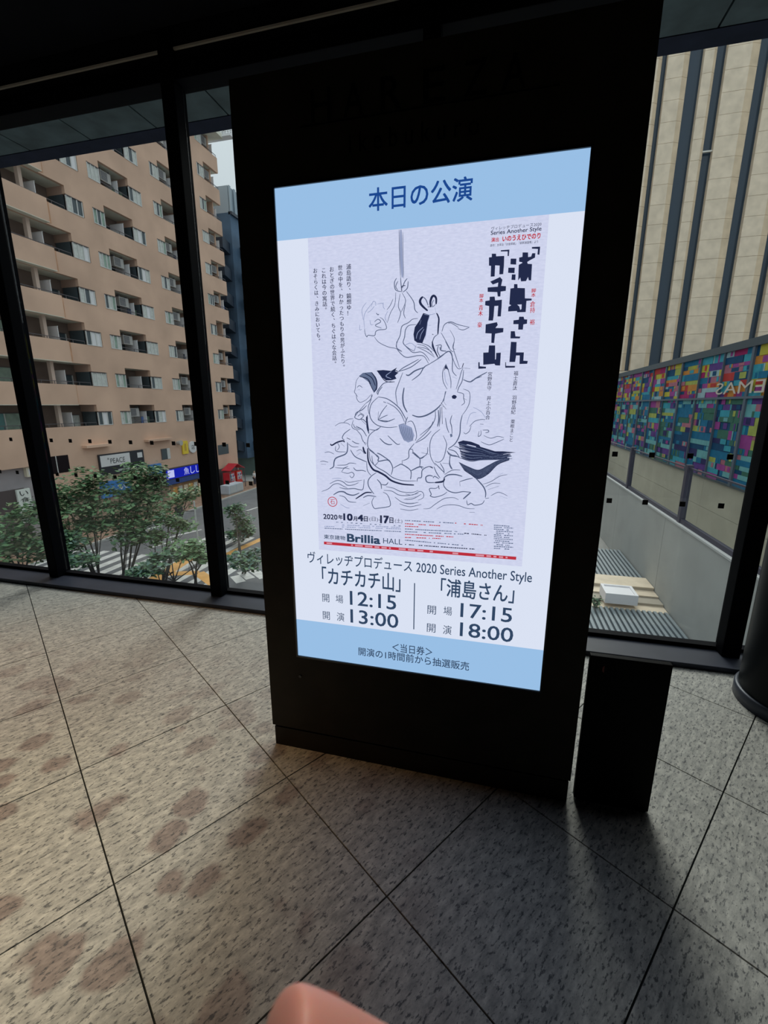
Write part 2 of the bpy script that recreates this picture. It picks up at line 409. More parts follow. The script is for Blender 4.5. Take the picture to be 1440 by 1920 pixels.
def htext(name, s, bl_, br_, tl_, m, bold=0, sp=None):
    """horizontal line: bottom-left, bottom-right, top-left pixels of its inked box"""
    a, b, c = S(*bl_), S(*br_), S(*tl_); y = L_(); mb = MB()
    x0, x1 = a[0], b[0]; z0 = (a[2]+b[2])/2; z1 = z0+(c[2]-a[2])
    add_text(mb, s, rectfn(x0, x1, z0, z1, y), m, bold); return build(mb, name, scr)
htext('title_text', '本日の公演', (691, 396), (885, 374), (689, 353), E_navy, .012)
htext('company_text', 'ヴィレッヂプロデュース 2020 Series Another Style', (577, 1066), (997, 1091), (578, 1041), E_text, .006)
htext('play_name_text', '「カチカチ山」', (604, 1100), (750, 1106), (606, 1068), E_text, .012)
htext('play_name_text', '「浦島さん」', (826, 1121), (963, 1129), (827, 1088), E_text, .012)
htext('door_time_text', '開', (604, 1129), (617, 1130), (604, 1114), E_text)
htext('door_time_text', '場', (629, 1131), (643, 1132), (629, 1116), E_text)
htext('door_time_text', '12:15', (656, 1137), (742, 1142), (656, 1111), E_text, .008)
htext('start_time_text', '開', (605, 1162), (618, 1163), (605, 1147), E_text)
htext('start_time_text', '演', (631, 1165), (645, 1166), (631, 1149), E_text)
htext('start_time_text', '13:00', (657, 1170), (746, 1177), (657, 1145), E_text, .008)
htext('door_time_text', '開', (801, 1152), (817, 1153), (801, 1136), E_text)
htext('door_time_text', '場', (831, 1154), (847, 1155), (831, 1138), E_text)
htext('door_time_text', '17:15', (863, 1159), (959, 1167), (862, 1133), E_text, .008)
htext('start_time_text', '開', (800, 1186), (816, 1187), (800, 1170), E_text)
htext('start_time_text', '演', (830, 1190), (846, 1191), (830, 1173), E_text)
htext('start_time_text', '18:00', (862, 1195), (961, 1204), (861, 1169), E_text, .008)
htext('ticket_text', '＜当日券＞', (735, 1223), (810, 1231), (735, 1207), E_text, .008)
htext('ticket_text', '開演の1時間前から抽選販売', (672, 1231), (879, 1257), (672, 1216), E_text, .008)
dv = MB(); a, b = S(777, 1094), S(776, 1181); y_ = L_(); dv.poly([(a[0]-.0018, y_, b[2]), (a[0]+.0018, y_, b[2]), (a[0]+.0018, y_, a[2]), (a[0]-.0018, y_, a[2])], E_text); build(dv, 'divider_line', scr)
# poster lettering
htext('poster_text', 'ヴィレッヂプロデュース2020', (921, 430), (1015, 424), (921, 423), E_ink)
htext('poster_text', 'Series Another Style', (920, 442), (1015, 434), (920, 432), E_ink, .01)
htext('poster_text', '演出', (921, 453), (935, 452), (921, 445), E_red, .02)
htext('poster_text', 'いのうえひでのり', (942, 452), (1013, 446), (942, 442), E_red, .03)
htext('poster_text', '原作：太宰治「お伽草紙」「新釈諸国噺」より', (919, 462), (1009, 455), (919, 457), E_ink, .005)
htext('poster_date_text', '2020', (606, 974), (632, 974), (606, 965), E_ink, .02)
htext('poster_date_text', '年', (634, 974), (642, 974), (634, 966), E_ink, .03)
htext('poster_date_text', '10', (644, 976), (660, 976), (644, 964), E_ink, .04)
htext('poster_date_text', '月', (662, 977), (669, 977), (662, 969), E_ink, .03)
htext('poster_date_text', '4', (671, 977), (680, 977), (671, 966), E_ink, .05)
htext('poster_date_text', '日', (682, 978), (689, 978), (682, 969), E_ink, .03)
htext('poster_date_text', '(日)-', (692, 979), (712, 979), (692, 970), E_ink)
htext('poster_date_text', '17', (713, 981), (728, 981), (713, 968), E_ink, .05)
htext('poster_date_text', '日', (730, 981), (737, 981), (730, 971), E_ink, .03)
htext('poster_date_text', '(土)', (740, 982), (754, 982), (740, 973), E_ink)
htext('venue_text', '東京建物', (607, 1012), (647, 1012), (607, 1004), E_text, .01)
htext('venue_text', 'Brillia', (651, 1017), (712, 1019), (651, 1003), E_text, .03)
htext('venue_text', 'HALL', (718, 1020), (754, 1021), (718, 1010), E_text, 0)
def vtext(name, s, top, bot, wpx, m, bold=.02):
    """vertical line: px of the centre of its top and of its bottom, glyph width in px"""
    y = L_(); mb = MB(); a, b = S(*top), S(*bot); n = len(s); c = (S(top[0]+wpx, top[1])[0]-a[0])/2
    stp = (a[2]-b[2])/n; ew = .5*min(2*c, stp)
    for i, ch in enumerate(s):
        if ch == ' ': continue
        V, F = glyphs(ch)
        if not V: continue
        x = a[0]+(b[0]-a[0])*(i+.5)/n; z = a[2]-stp*(i+.5)
        cx, cy = (.0, -.1) if ch in '、。，' else (.5, .38)
        for ox in ((-bold, bold) if bold else (0,)):
            k = len(mb.v)
            for vx, vy in V:
                dx, dy = vx-cx+ox, vy-cy
                if ch in 'ー「」': dx, dy = dy, -dx
                mb.v.append((x+dx*2*c, y, z+dy*stp))
            for f in F: mb.f.append(tuple(k+j for j in f)); mb.m.append(mb.mi(m))
    return build(mb, name, scr)
vtext('poster_verse_text', '浦島語り、鏡想ゆ！', (653, 494), (654, 592), 9.5, E_ink, .02)
vtext('poster_verse_text', '世の中を、わかったつもりの男がふたり。', (637, 496), (643, 692), 9, E_ink, .02)
vtext('poster_verse_text', 'おとぎの世界で続く、ちぐはぐな会話。', (621, 499), (627, 686), 9, E_ink, .02)
vtext('poster_verse_text', 'これは今の寓話。', (606, 501), (609, 585), 9, E_ink, .02)
vtext('poster_verse_text', 'おそらくは、きみにおいても。', (590, 502), (597, 643), 8.5, E_ink, .02)
vtext('poster_cast_text', '宮野真守', (919, 697), (917, 732), 9, E_ink, .01)
vtext('poster_cast_text', '井上小百合', (917, 742), (914, 787), 9, E_ink, .01)
vtext('poster_cast_text', '福士蒼汰', (968, 695), (965, 732), 9, E_ink, .01)
vtext('poster_cast_text', '羽野晶紀', (965, 741), (962, 777), 9, E_ink, .01)
vtext('poster_cast_text', '粟根まこと', (962, 786), (958, 829), 8.5, E_ink, .01)
vtext('poster_writer_text', '脚本', (1001, 540), (1000, 557), 9, E_red, .02)
vtext('poster_writer_text', '倉持 裕', (999, 564), (998, 609), 10, E_red, .02)
vtext('poster_writer_text', '脚本', (903, 550), (902, 567), 8, E_red, .02)
vtext('poster_writer_text', '青木 豪', (902, 571), (899, 614), 9, E_red, .03)
# block-letter titles, traced as printed shapes
def cut(name, ox, oy, k, polys, m):
    y = L_(); mb = MB()
    for p in polys: mb.poly([S(ox+a/k, oy+b/k, y) for a, b in p], m)
    return build(mb, name, scr)
KK = 10.286
cut('poster_title_glyph', 890, 410, KK, [
  [(695,765),(805,765),(800,880),(690,875)], [(650,940),(775,940),(768,1045),(645,1040)], [(718,1070),(790,1070),(785,1180),(710,1175)],
  [(925,645),(1030,645),(1032,735),(1090,725),(1112,660),(1172,660),(1165,745),(1060,800),(1015,830),(1025,865),(1108,870),(1090,1185),(1045,1185),(1030,1120),(990,1200),(895,1205),(880,1130),(840,1190),(850,885),(918,850),(918,835),(858,825),(858,745),(922,730)],
  [(1105,540),(1265,533),(1250,690),(1212,685),(1222,578),(1105,572)]], E_ink)
cut('poster_title_glyph', 890, 410, KK, [
  [(330,670),(410,670),(415,720),(570,712),(565,900),(550,1065),(475,1070),(482,900),(395,895),(385,1110),(308,1115),(315,905),(275,900),(275,742),(330,735)],
  [(505,602),(670,590),(660,715),(635,715),(637,625),(505,627)]], E_ink)
cut('poster_title_glyph', 890, 540, KK, [
  [(300,-127),(490,-217),(535,-165),(510,-47),(605,-40),(600,50),(502,65),(495,160),(445,160),(435,75),(250,70),(250,-15),(445,-30),(455,-110),(350,-72)]], E_ink)
cut('poster_title_glyph', 890, 540, KK, [
  [(760,-80),(825,-80),(828,-5),(970,-2),(970,195),(1100,200),(1100,235),(1000,245),(985,460),(820,465),(815,440),(645,450),(650,360),(705,330),(668,310),(690,5),(758,-5)]], E_ink)
cut('poster_title_glyph', 890, 540, KK, [[(822,318),(908,312),(904,400),(880,420),(862,352)]], E_paper)
cut('poster_title_glyph', 890, 540, KK, [
  [(290,165),(385,160),(395,235),(525,222),(520,350),(505,545),(440,545),(455,340),(380,345),(365,540),(352,625),(265,625),(275,530),(278,345),(200,330),(205,247),(287,235)]], E_ink)
cut('poster_title_glyph', 890, 540, KK, [
  [(212,700),(430,655),(445,710),(400,768),(555,770),(550,850),(395,880),(375,1060),(320,1055),(325,875),(205,870)]], E_ink)
cut('poster_title_glyph', 890, 540, KK, [
  [(275,1105),(395,1105),(393,1380),(410,1370),(415,1250),(505,1245),(490,1495),(400,1490),(380,1460),(165,1480),(165,1245),(265,1240)],
  [(70,1430),(95,1430),(97,1508),(220,1518),(215,1550),(70,1557)]], E_ink)
cut('poster_title_glyph', 890, 540, KK, [
  [(860,550),(945,550),(957,600),(1015,605),(1010,685),(940,700),(930,800),(840,800),(845,695),(745,695),(750,620),(850,608)],
  [(697,830),(775,830),(787,930),(882,935),(870,970),(690,970)]], E_ink)
cut('poster_title_glyph', 890, 540, KK, [
  [(700,1035),(810,1040),(800,1240),(950,1240),(940,1400),(1025,1405),(1015,1460),(865,1465),(870,1300),(800,1300),(780,1425),(670,1425)],
  [(590,1430),(605,1430),(607,1500),(780,1502),(775,1533),(590,1537)]], E_ink)
# small print: rows of tiny type, too small to read in the photo, set as short dashes
def dashes(name, rows, m, hpx=1.6):
    y = L_(); mb = MB(); rnd = random.Random(3)
    for (u0, v0, u1, v1, mm) in rows:
        u = u0
        while u < u1:
            w = rnd.uniform(1.5, 4.5); t = (u-u0)/(u1-u0); v = v0+(v1-v0)*t
            if rnd.random() < .82: mb.poly([S(u, v, y), S(min(u1, u+w), v+(v1-v0)*w/(u1-u0), y), S(min(u1, u+w), v-hpx, y), S(u, v-hpx, y)], mm or m)
            u += w+.8
    return tag(build(mb, name, scr), kind='stuff')
rows = [(759, 977, 850, 982, E_mid), (853, 982, 905, 986, E_red), (759, 983, 825, 987, E_red), (759, 988, 784, 989, E_red),
        (759, 993, 857, 998, E_mid), (759, 998, 870, 1003, E_mid), (870, 1001, 912, 1005, E_ink), (759, 1003, 850, 1008, E_red), (759, 1009, 826, 1011, E_red),
        (759, 1014, 868, 1024, E_mid), (759, 1022, 890, 1031, E_ink)]
for i in range(13): rows.append((926, 986+i*3.6, 955+(i*7 % 14), 988+i*3.6, E_mid))
dashes('small_print', rows, E_mid)
rows = [(630+9*i, 980+.55*i, 634+9*i, 980+.55*i, E_mid) for i in range(14)]+[(608, 988, 752, 993, E_pale), (608, 991.5, 752, 998, E_mid), (630, 985, 750, 990, E_pale)]
dashes('date_table', rows, E_mid, 1.4)
rb = MB(); y_ = L_()
za = (S(607, 1017)[2]+S(968, 1043)[2])/2; zb_ = (S(607, 1022)[2]+S(968, 1049)[2])/2; xa = S(607, 1020)[0]; xb = S(968, 1046)[0]
rb.poly([(xa, y_, zb_), (xb, y_, zb_), (xb, y_, za), (xa, y_, za)], E_red); build(rb, 'red_bar', scr)
mb = MB(); y_ = L_(); rnd = random.Random(5); x = xa+.01
while x < xb-.02:
    w = rnd.uniform(.006, .03)
    if rnd.random() < .75: mb.poly([(x, y_, zb_+.0025), (x+w, y_, zb_+.0025), (x+w, y_, za-.0025), (x, y_, za-.0025)], emis('ink_rose', lin(226, 160, 176), .9))
    x += w+.008
build(mb, 'red_bar_print', scr)['kind'] = 'stuff'
# the line drawing on the poster
def crs(pts, n=6):
    if len(pts) < 3: return pts
    P = [pts[0]]+list(pts)+[pts[-1]]; out = []
    for i in range(1, len(P)-2):
        p0, p1, p2, p3 = P[i-1], P[i], P[i+1], P[i+2]
        for k in range(n):
            t = k/n; t2, t3 = t*t, t*t*t
            out.append(tuple(.5*((2*p1[j])+(-p0[j]+p2[j])*t+(2*p0[j]-5*p1[j]+4*p2[j]-p3[j])*t2+(-p0[j]+3*p1[j]-3*p2[j]+p3[j])*t3) for j in (0, 1)))
    out.append(pts[-1]); return out
def drawing(name, ox, oy, k, strokes, blobs=()):
    y = L_(); mb = MB()
    for pts, m in blobs: mb.poly([S(ox+a/k, oy+b/k, y) for a, b in pts], m)
    y2 = y-.0001
    for st_ in strokes:
        w, m, pts = st_
        c = crs([(ox+a/k, oy+b/k) for a, b in pts]); n = len(c); prev = None
        for i, (u, v) in enumerate(c):
            a = c[max(0, i-1)]; b = c[min(n-1, i+1)]; dx, dy = b[0]-a[0], b[1]-a[1]; d = math.hypot(dx, dy) or 1
            t = i/(n-1) if n > 1 else .5; ww = w*.5*(.45+.55*math.sin(pi*min(1, max(0, t)))**.5)
            nx, ny = -dy/d*ww, dx/d*ww
            cur = (S(u+nx, v+ny, y2), S(u-nx, v-ny, y2))
            if prev: mb.poly([prev[0], prev[1], cur[1], cur[0]], m)
            prev = cur
    return tag(build(mb, name, scr), kind='stuff')
l, d, q = E_line, E_ink, E_pale
drawing('ink_drawing_rope_and_hands', 660, 420, 6, [
 (4.5,q,[(548,60),(552,340),(565,600)]),(1.2,l,[(528,60),(533,340),(545,600)]),(1,l,[(570,90),(572,340),(580,610)]),
 (1.6,l,[(500,605),(475,660),(490,740),(560,760)]),(1.4,l,[(515,640),(490,700),(515,745)]),(1.5,l,[(545,600),(550,680),(560,760)]),(1.6,l,[(620,610),(590,650),(565,720)]),(1.6,l,[(630,640),(620,720),(570,765)]),(1.6,d,[(600,690),(560,700),(555,750)]),
 (1.1,l,[(490,765),(480,900),(430,1000),(395,1110)]),(1.1,l,[(460,840),(430,910),(390,965)]),(1.3,l,[(540,780),(520,920),(545,995),(530,1060),(510,1110)]),(1.2,l,[(560,770),(600,850),(585,920),(550,990)]),(1.3,l,[(600,900),(580,1000),(600,1060)]),(1.6,l,[(610,755),(690,870),(705,960),(740,1000)])])
drawing('ink_drawing_bearded_beast', 660, 420, 6, [
 (1,q,[(240,870),(200,920),(150,990),(130,1060),(140,1180)]),(1,q,[(85,1130),(85,1190),(110,1180)]),(1.4,l,[(140,1180),(145,1230),(165,1270),(180,1250),(250,1255),(265,1210),(300,1190),(380,1180),(378,1130),(345,1070),(310,1050)]),
 (1.4,l,[(250,1100),(290,1070),(320,1100),(260,1140),(330,1170)]),(1.5,l,[(270,1000),(290,1020),(300,1010)]),(1,q,[(215,930),(235,870),(262,880),(265,920)]),(1,q,[(280,900),(340,890),(350,930)]),(1,q,[(200,1080),(210,1130),(240,1130)]),
 (1,q,[(400,980),(370,1050),(395,1110)]),(1.2,l,[(250,1270),(300,1330),(400,1380),(490,1400),(560,1440)]),(1,q,[(170,1000),(220,960),(250,920)]),(1,q,[(160,880),(110,960),(125,1080)]),(1,q,[(350,880),(350,930),(370,960)])])
drawing('ink_drawing_ribboned_dancer', 660, 420, 6, [
 (1.5,l,[(740,1060),(680,1070),(630,1110),(560,1150),(540,1250),(505,1330),(500,1390),(560,1430)]),(1.5,l,[(720,1130),(640,1140),(600,1190),(590,1270),(575,1340),(640,1400),(700,1430)]),(1,q,[(590,1360),(650,1335)]),
 (4.6,d,[(850,975),(790,920),(765,880),(770,845),(795,815)]),(1.8,l,[(795,815),(830,850),(855,915)]),(4.4,d,[(885,935),(880,880),(895,825),(920,805),(945,835),(945,900)]),(1.4,l,[(920,850),(900,890),(905,930),(940,900)]),(2.2,d,[(850,930),(890,930)]),
 (1,q,[(810,1015),(870,1020),(940,1005)]),(1,q,[(930,930),(945,1000)]),(1,q,[(880,1010),(850,1100),(845,1140),(820,1300)]),(3,d,[(950,1000),(975,1060),(970,1150),(965,1240)]),(2.6,d,[(900,1240),(915,1242)]),(1,q,[(860,1140),(890,1138)]),
 (1.6,l,[(965,1240),(920,1280),(900,1370),(930,1430)]),(1.2,l,[(1000,1220),(1040,1290),(1100,1400)]),(1.5,l,[(1010,1210),(1040,1130),(1110,1100),(1190,1130),(1320,1160)]),(1.3,l,[(1190,1175),(1250,1190),(1320,1160)]),(1.3,l,[(1080,1115),(1120,1115),(1200,1165)]),(1,l,[(1100,1190),(1150,1290),(1130,1390),(1165,1410)]),
 (1.4,l,[(780,1340),(860,1370),(920,1430)]),(1.2,l,[(720,1360),(700,1430)]),(1.2,l,[(740,1380),(830,1400),(900,1440)]),(2.6,d,[(900,1370),(930,1430),(945,1460)]),(1.6,l,[(940,1370),(1000,1360),(1000,1410)])],
 [([(800,1000),(870,1020),(845,1130),(830,1240),(790,1340),(735,1335),(700,1310),(690,1240),(705,1160),(760,1080)], d)])
drawing('ink_drawing_hair_strands', 660, 420, 6, [(1.2,q,[(800,1160),(740,1220),(720,1290)]),(1,q,[(810,1180),(775,1240),(760,1300)]),(1,q,[(775,1080),(760,1130)])])
drawing('ink_drawing_sack', 640, 640, 6, [
 (1.5,l,[(620,0),(625,80),(680,150),(740,180),(860,160),(930,170),(980,250)]),(1.4,l,[(690,0),(710,40),(760,90),(810,125),(900,120),(960,170),(990,220)]),(1,q,[(720,40),(780,20),(830,60),(810,110)]),(1.2,l,[(840,60),(950,110),(1050,180)]),(1.2,l,[(850,30),(950,60),(1040,160)]),
 (2.6,d,[(1020,0),(1040,80),(1085,180)]),(1.6,l,[(1090,50),(1080,110),(1110,170)]),(2,l,[(1110,60),(1120,100),(1180,110)]),
 (1.6,l,[(635,345),(690,300),(780,250),(870,200)]),(1.6,l,[(640,340),(780,290),(900,200)]),(1.8,l,[(1000,250),(930,290),(880,370),(790,440)]),(2.6,l,[(940,290),(830,330),(760,380),(725,375)]),(1.8,l,[(980,260),(1110,180),(1190,115),(1230,130),(1250,200),(1245,300)]),
 (1.4,l,[(690,350),(640,480),(610,580),(630,720)]),(2.8,l,[(705,520),(690,620),(700,720),(740,800)]),(2.8,l,[(795,830),(870,850),(960,830),(1060,770),(1120,710)]),(1.4,l,[(1120,710),(1155,640),(1170,560)]),(1.5,l,[(1055,780),(1050,880),(970,1010),(840,1130)]),(1.3,l,[(1030,900),(1000,960),(880,1060)]),(1.5,l,[(1010,1010),(930,1090),(830,1145)]),
 (2.2,l,[(1090,770),(1095,880),(1080,960)]),(1.6,l,[(1110,740),(1110,840),(1100,960)]),(2,d,[(1130,740),(1135,930)])])
drawing('ink_drawing_seated_man', 640, 640, 6, [
 (1.6,d,[(430,370),(500,450),(600,455)]),(1.6,d,[(540,400),(600,330),(640,345)]),(1.4,q,[(560,340),(500,390),(560,420)]),
 (1.1,l,[(195,400),(165,450),(155,530),(145,570),(165,600),(170,640),(190,675),(220,685),(280,655),(330,600)]),(1.2,l,[(175,520),(200,498),(235,520)]),(1.2,l,[(190,545),(205,545)]),(1.4,l,[(165,600),(185,625)]),
 (1.3,l,[(350,600),(320,660),(270,700)]),(1.6,l,[(410,600),(400,570),(440,510),(480,470),(560,450)]),(1.6,l,[(410,600),(420,560),(460,510)]),(1.4,l,[(270,700),(210,770),(160,830),(150,860),(200,880),(230,860),(250,830),(200,800)]),(1.3,l,[(340,590),(330,660),(300,740),(310,820)]),
 (1.6,l,[(410,630),(340,700),(315,790),(330,870),(380,930),(450,960),(540,970),(630,960)]),(1.8,l,[(410,625),(520,650),(640,740),(700,830),(725,880)]),(1.4,l,[(510,690),(600,740),(670,820),(710,910)]),(2.6,l,[(470,680),(500,690)]),
 (1.4,l,[(410,885),(450,800),(505,725)]),(1.4,l,[(410,885),(470,850),(520,830)]),(1.8,l,[(410,885),(500,905),(590,875)]),(1.2,l,[(410,885),(480,893),(545,900)]),(1.4,l,[(410,885),(415,790)]),(2.6,l,[(500,735),(512,718)]),(2.6,l,[(580,878),(600,872)]),
 (1.8,l,[(745,850),(725,900),(720,940)]),(1.4,l,[(740,910),(790,900),(825,960),(845,1060),(830,1120)]),(1.5,l,[(650,940),(720,920)]),
 (1.5,l,[(440,965),(340,1030),(300,1090),(298,1190),(360,1250),(410,1310)]),(1.4,l,[(310,990),(390,1000),(440,960)]),(2,l,[(430,1090),(480,1140),(530,1162),(570,1160)]),(1.6,l,[(520,1060),(570,1110),(625,1158),(660,1155)]),(2.6,l,[(290,830),(288,960),(310,1040)]),
 (1.6,l,[(820,1150),(760,1230),(755,1310),(690,1345)]),(2,l,[(400,1258),(440,1275),(550,1350)]),(1.3,l,[(760,1215),(800,1220),(800,1265)])],
 [([(195,390),(240,355),(340,345),(385,400),(405,470),(400,540),(365,580),(335,520),(310,460),(240,410)], E_mid),
  ([(395,328),(470,322),(560,332),(625,292),(600,335),(640,352),(600,388),(620,420),(560,438),(500,440),(440,390)], d),
  ([(640,940),(700,928),(790,970),(820,1060),(800,1120),(750,1140),(700,1110),(660,1030)], q)])
drawing('ink_drawing_hair_shading', 640, 640, 6, [(1.6,d,[(200,395),(290,420),(330,480)]),(1.8,d,[(260,360),(340,410),(380,500)]),(2.4,d,[(340,350),(390,430),(395,520),(365,570)]),(1.4,d,[(300,440),(340,520),(360,560)])]
 + [(0.9,l,[(650+i*22,945+i*6),(675+i*20,1030+i*8),(710+i*16,1120)]) for i in range(7)])
drawing('ink_drawing_turtle_and_dragon', 590, 760, 7.2, [
 (1.6,l,[(480,320),(400,380),(370,440),(400,470)]),(2.4,d,[(430,440),(480,462)]),(2.8,d,[(210,520),(230,540),(300,500),(380,480),(400,500)]),(1.2,l,[(280,550),(290,620),(420,630)]),(2.4,l,[(440,500),(440,600),(410,660),(290,710),(260,760),(250,830),(200,860)]),
 (1.8,l,[(480,600),(540,690),(640,740),(700,765)]),(3.4,d,[(650,560),(665,620),(690,655)]),(1.6,l,[(550,280),(640,330),(700,420)]),(1.4,l,[(640,480),(700,520)]),(1.5,l,[(500,480),(550,510),(600,520)]),(1.3,l,[(520,250),(540,300),(600,310)]),(1.3,l,[(560,330),(620,400),(640,460),(690,540)]),
 (1.2,l,[(520,200),(500,290),(560,330),(620,320)]),(1.2,l,[(450,520),(510,560),(590,560)]),(1.2,l,[(300,500),(330,560),(300,610)]),(1.2,l,[(350,510),(400,560)]),(1,l,[(560,620),(620,600),(670,660)]),(1,l,[(560,680),(620,640)]),(1.6,l,[(620,190),(690,260)]),(1.6,l,[(540,160),(560,100),(640,60),(700,0)]),(1.4,l,[(580,150),(620,120),(660,150)]),(1.6,l,[(600,190),(650,190),(700,240)]),
 (3.4,d,[(700,150),(705,240),(725,350)]),
 (3.6,d,[(715,580),(720,740),(780,860),(860,900),(950,950),(1040,1020),(1180,1065),(1340,1078)]),(1.6,l,[(735,620),(750,740),(830,830),(950,900),(1060,980),(1200,1020),(1370,1022)]),
 (1.4,l,[(770,680),(780,760),(810,810),(860,760)]),(2,l,[(730,600),(800,650),(860,700),(860,755),(990,742),(1050,840),(1030,940)]),(1.8,l,[(1060,850),(1130,810),(1180,800),(1295,885),(1290,1000)]),(2,l,[(1180,740),(1180,800)]),(1.8,l,[(1295,885),(1410,830),(1470,840)]),(2.2,l,[(1320,640),(1420,715),(1480,690)]),
 (1.6,l,[(1420,715),(1415,830)]),(1.4,l,[(1440,640),(1540,660)]),
 (1.8,l,[(830,910),(760,960),(720,1020),(725,1090),(760,1150),(800,1200)]),(1.5,l,[(800,1240),(770,1310),(800,1390),(860,1390),(970,1375),(1020,1350),(1005,1260),(970,1200),(920,1175)]),(1.8,l,[(840,1000),(890,1060),(900,1130)]),(1.8,l,[(900,1070),(960,1075),(990,1040)]),(1.3,l,[(700,760),(710,880),(760,950)])])
drawing('ink_drawing_waves', 590, 760, 7.2, [
 (1.3,l,[(90,1165),(180,1130),(250,1070),(320,1060),(380,1090),(440,1120)]),(1.6,l,[(330,1110),(420,1130),(530,1125),(600,1140),(650,1130),(665,1000)]),(2.4,l,[(250,1210),(320,1170),(390,1170),(440,1200),(520,1215),(600,1185)]),(2.6,d,[(550,1265),(620,1220),(690,1180),(770,1180)]),(1.8,l,[(650,1250),(720,1220),(830,1235)]),
 (1.4,l,[(330,1220),(400,1240),(460,1300),(560,1312)]),(1.4,l,[(200,1060),(300,1015),(380,1035),(440,1080),(520,1075),(590,1045)]),(1.3,l,[(300,810),(420,805),(470,780),(560,790)]),(1.2,l,[(270,840),(380,850),(450,820)]),(1.6,l,[(520,840),(560,880),(640,880),(690,895)]),(1.3,l,[(360,900),(440,920),(500,905),(530,940),(500,980),(470,950)]),(1.2,l,[(360,900),(400,850),(470,860)]),
 (1.2,l,[(70,760),(120,755),(180,770)]),(1.1,l,[(270,280),(340,240),(430,240),(480,270)]),(1.1,l,[(390,230),(450,190),(520,180)]),(1.1,l,[(130,640),(190,630),(260,660)]),(1.1,l,[(80,795),(150,800)]),(1.1,l,[(650,1360),(740,1320)]),(1,q,[(340,1330),(420,1380),(470,1390)]),(1.1,l,[(400,1020),(470,1040),(640,1010)]),(1,q,[(230,990),(300,985),(360,990)]),
 (1.3,l,[(960,1100),(1060,1120),(1160,1165),(1300,1180),(1400,1150)]),(1.3,l,[(930,1150),(1040,1160),(1130,1210),(1250,1220),(1400,1190)]),(1.3,l,[(1080,1240),(1180,1310),(1290,1330),(1400,1310)]),(1.3,l,[(1200,1270),(1320,1265),(1440,1200)]),(1.2,l,[(1140,1330),(1280,1370),(1440,1340)]),(1.1,l,[(1150,1400),(1280,1420),(1400,1400)])])
tail = []
rnd = random.Random(11)
for i in range(16):
    t = i/15; y0 = 1150+t*170; tail.append((1.6+rnd.random()*1.4, d if i % 3 else l, [(600+t*30, y0+rnd.uniform(-8,8)), (720+t*20, y0+30), (850, 1215+t*120), (980+rnd.uniform(-20,60), 1270+t*60), (1150+rnd.uniform(-60,90), 1250+t*70)]))
for i in range(12):
    t = i/11; tail.append((1.5+rnd.random(), d if i % 2 else l, [(600+t*60, 1360+t*90), (700+t*40, 1410+t*90), (820, 1450+t*95), (930, 1400+t*90), (1040, 1345+t*40), (1170, 1310+t*25)]))
drawing('ink_drawing_rabbit', 760, 640, 6, [
 (1.7,l,[(360,190),(480,115),(515,130),(530,200),(530,330),(575,390)]),(1.3,l,[(450,0),(500,90),(540,120)]),(1.3,l,[(550,0),(540,80),(570,180),(610,300)]),(1.2,l,[(530,180),(560,260),(600,310),(650,290)]),(3,d,[(655,245),(640,290)]),(1.2,l,[(660,300),(730,308)]),
 (1.3,l,[(455,260),(420,340),(425,450),(470,540)]),(1.3,l,[(455,260),(490,350),(512,450),(510,530)]),(1,q,[(440,340),(450,440),(480,500)]),(1.3,l,[(570,540),(605,430),(630,340),(650,300)]),(1.5,l,[(655,320),(640,440),(600,520),(585,570)]),(1,q,[(530,400),(580,420)]),
 (1.3,l,[(458,560),(440,620),(430,680)]),(1.4,l,[(585,573),(650,590),(655,640),(665,690),(630,720)]),(1.2,l,[(650,535),(720,572),(722,680),(690,760),(640,830)]),(1.4,d,[(400,690),(460,765)]),(1,l,[(400,720),(440,740)]),(1,l,[(430,680),(460,720)]),(1.2,l,[(655,640),(690,660)]),
 (2.2,l,[(650,430),(730,455),(800,410),(920,345)]),(1.5,l,[(740,445),(800,415),(860,395)]),
 (2,l,[(640,830),(620,920),(610,1050),(560,1150),(480,1210)]),(1.5,l,[(450,860),(465,960),(490,1030)]),(1.6,l,[(525,830),(505,900),(520,960),(525,1040)]),(1.4,l,[(425,1060),(460,1140),(460,1190),(430,1310),(380,1360),(330,1350)]),(1.4,l,[(390,990),(310,1060),(275,1160),(285,1300),(340,1400)]),
 (1.6,l,[(470,1240),(520,1280),(570,1290),(630,1320)]),(1.6,l,[(505,1285),(495,1380),(520,1440)]),(1.4,l,[(545,1180),(600,1200),(640,1260)]),(1.6,l,[(480,1215),(560,1240),(610,1310)]),
 (1,q,[(760,740),(850,790),(900,860)]),(1.2,l,[(720,960),(780,900),(850,880),(900,880)]),(1.2,l,[(655,1025),(680,1040),(720,1010),(740,950)]),(1.6,l,[(840,930),(880,935)]),(1.2,l,[(830,1010),(820,1070),(850,1050),(850,1000)]),(1.4,l,[(870,1000),(930,1000),(935,1020),(900,1030)]),(1.1,l,[(880,1060),(960,1090),(1040,1070),(1110,1085)]),(1.3,l,[(850,1130),(940,1165),(1020,1140),(1110,1100)]),(1,q,[(880,900),(960,800)]),(1,q,[(690,940),(730,820),(800,800)])],
 [([(455,250),(432,335),(452,305),(490,325)], d), ([(520,620),(540,602),(565,606),(580,625),(560,648),(530,645)], d), ([(500,1045),(525,1040),(530,1070),(508,1082)], E_mid)])
drawing('ink_drawing_horse_tail', 760, 640, 6, tail, [
 ([(590,1135),(650,1115),(740,1130),(830,1165),(850,1195),(700,1160),(650,1175),(610,1172)], d),
 ([(790,1170),(920,1210),(1010,1238),(1100,1238),(1245,1250),(1120,1265),(1000,1295),(930,1290),(850,1262),(800,1215)], d),
 ([(690,1430),(790,1480),(870,1470),(935,1430),(905,1490),(840,1512),(760,1500),(690,1470)], d)])
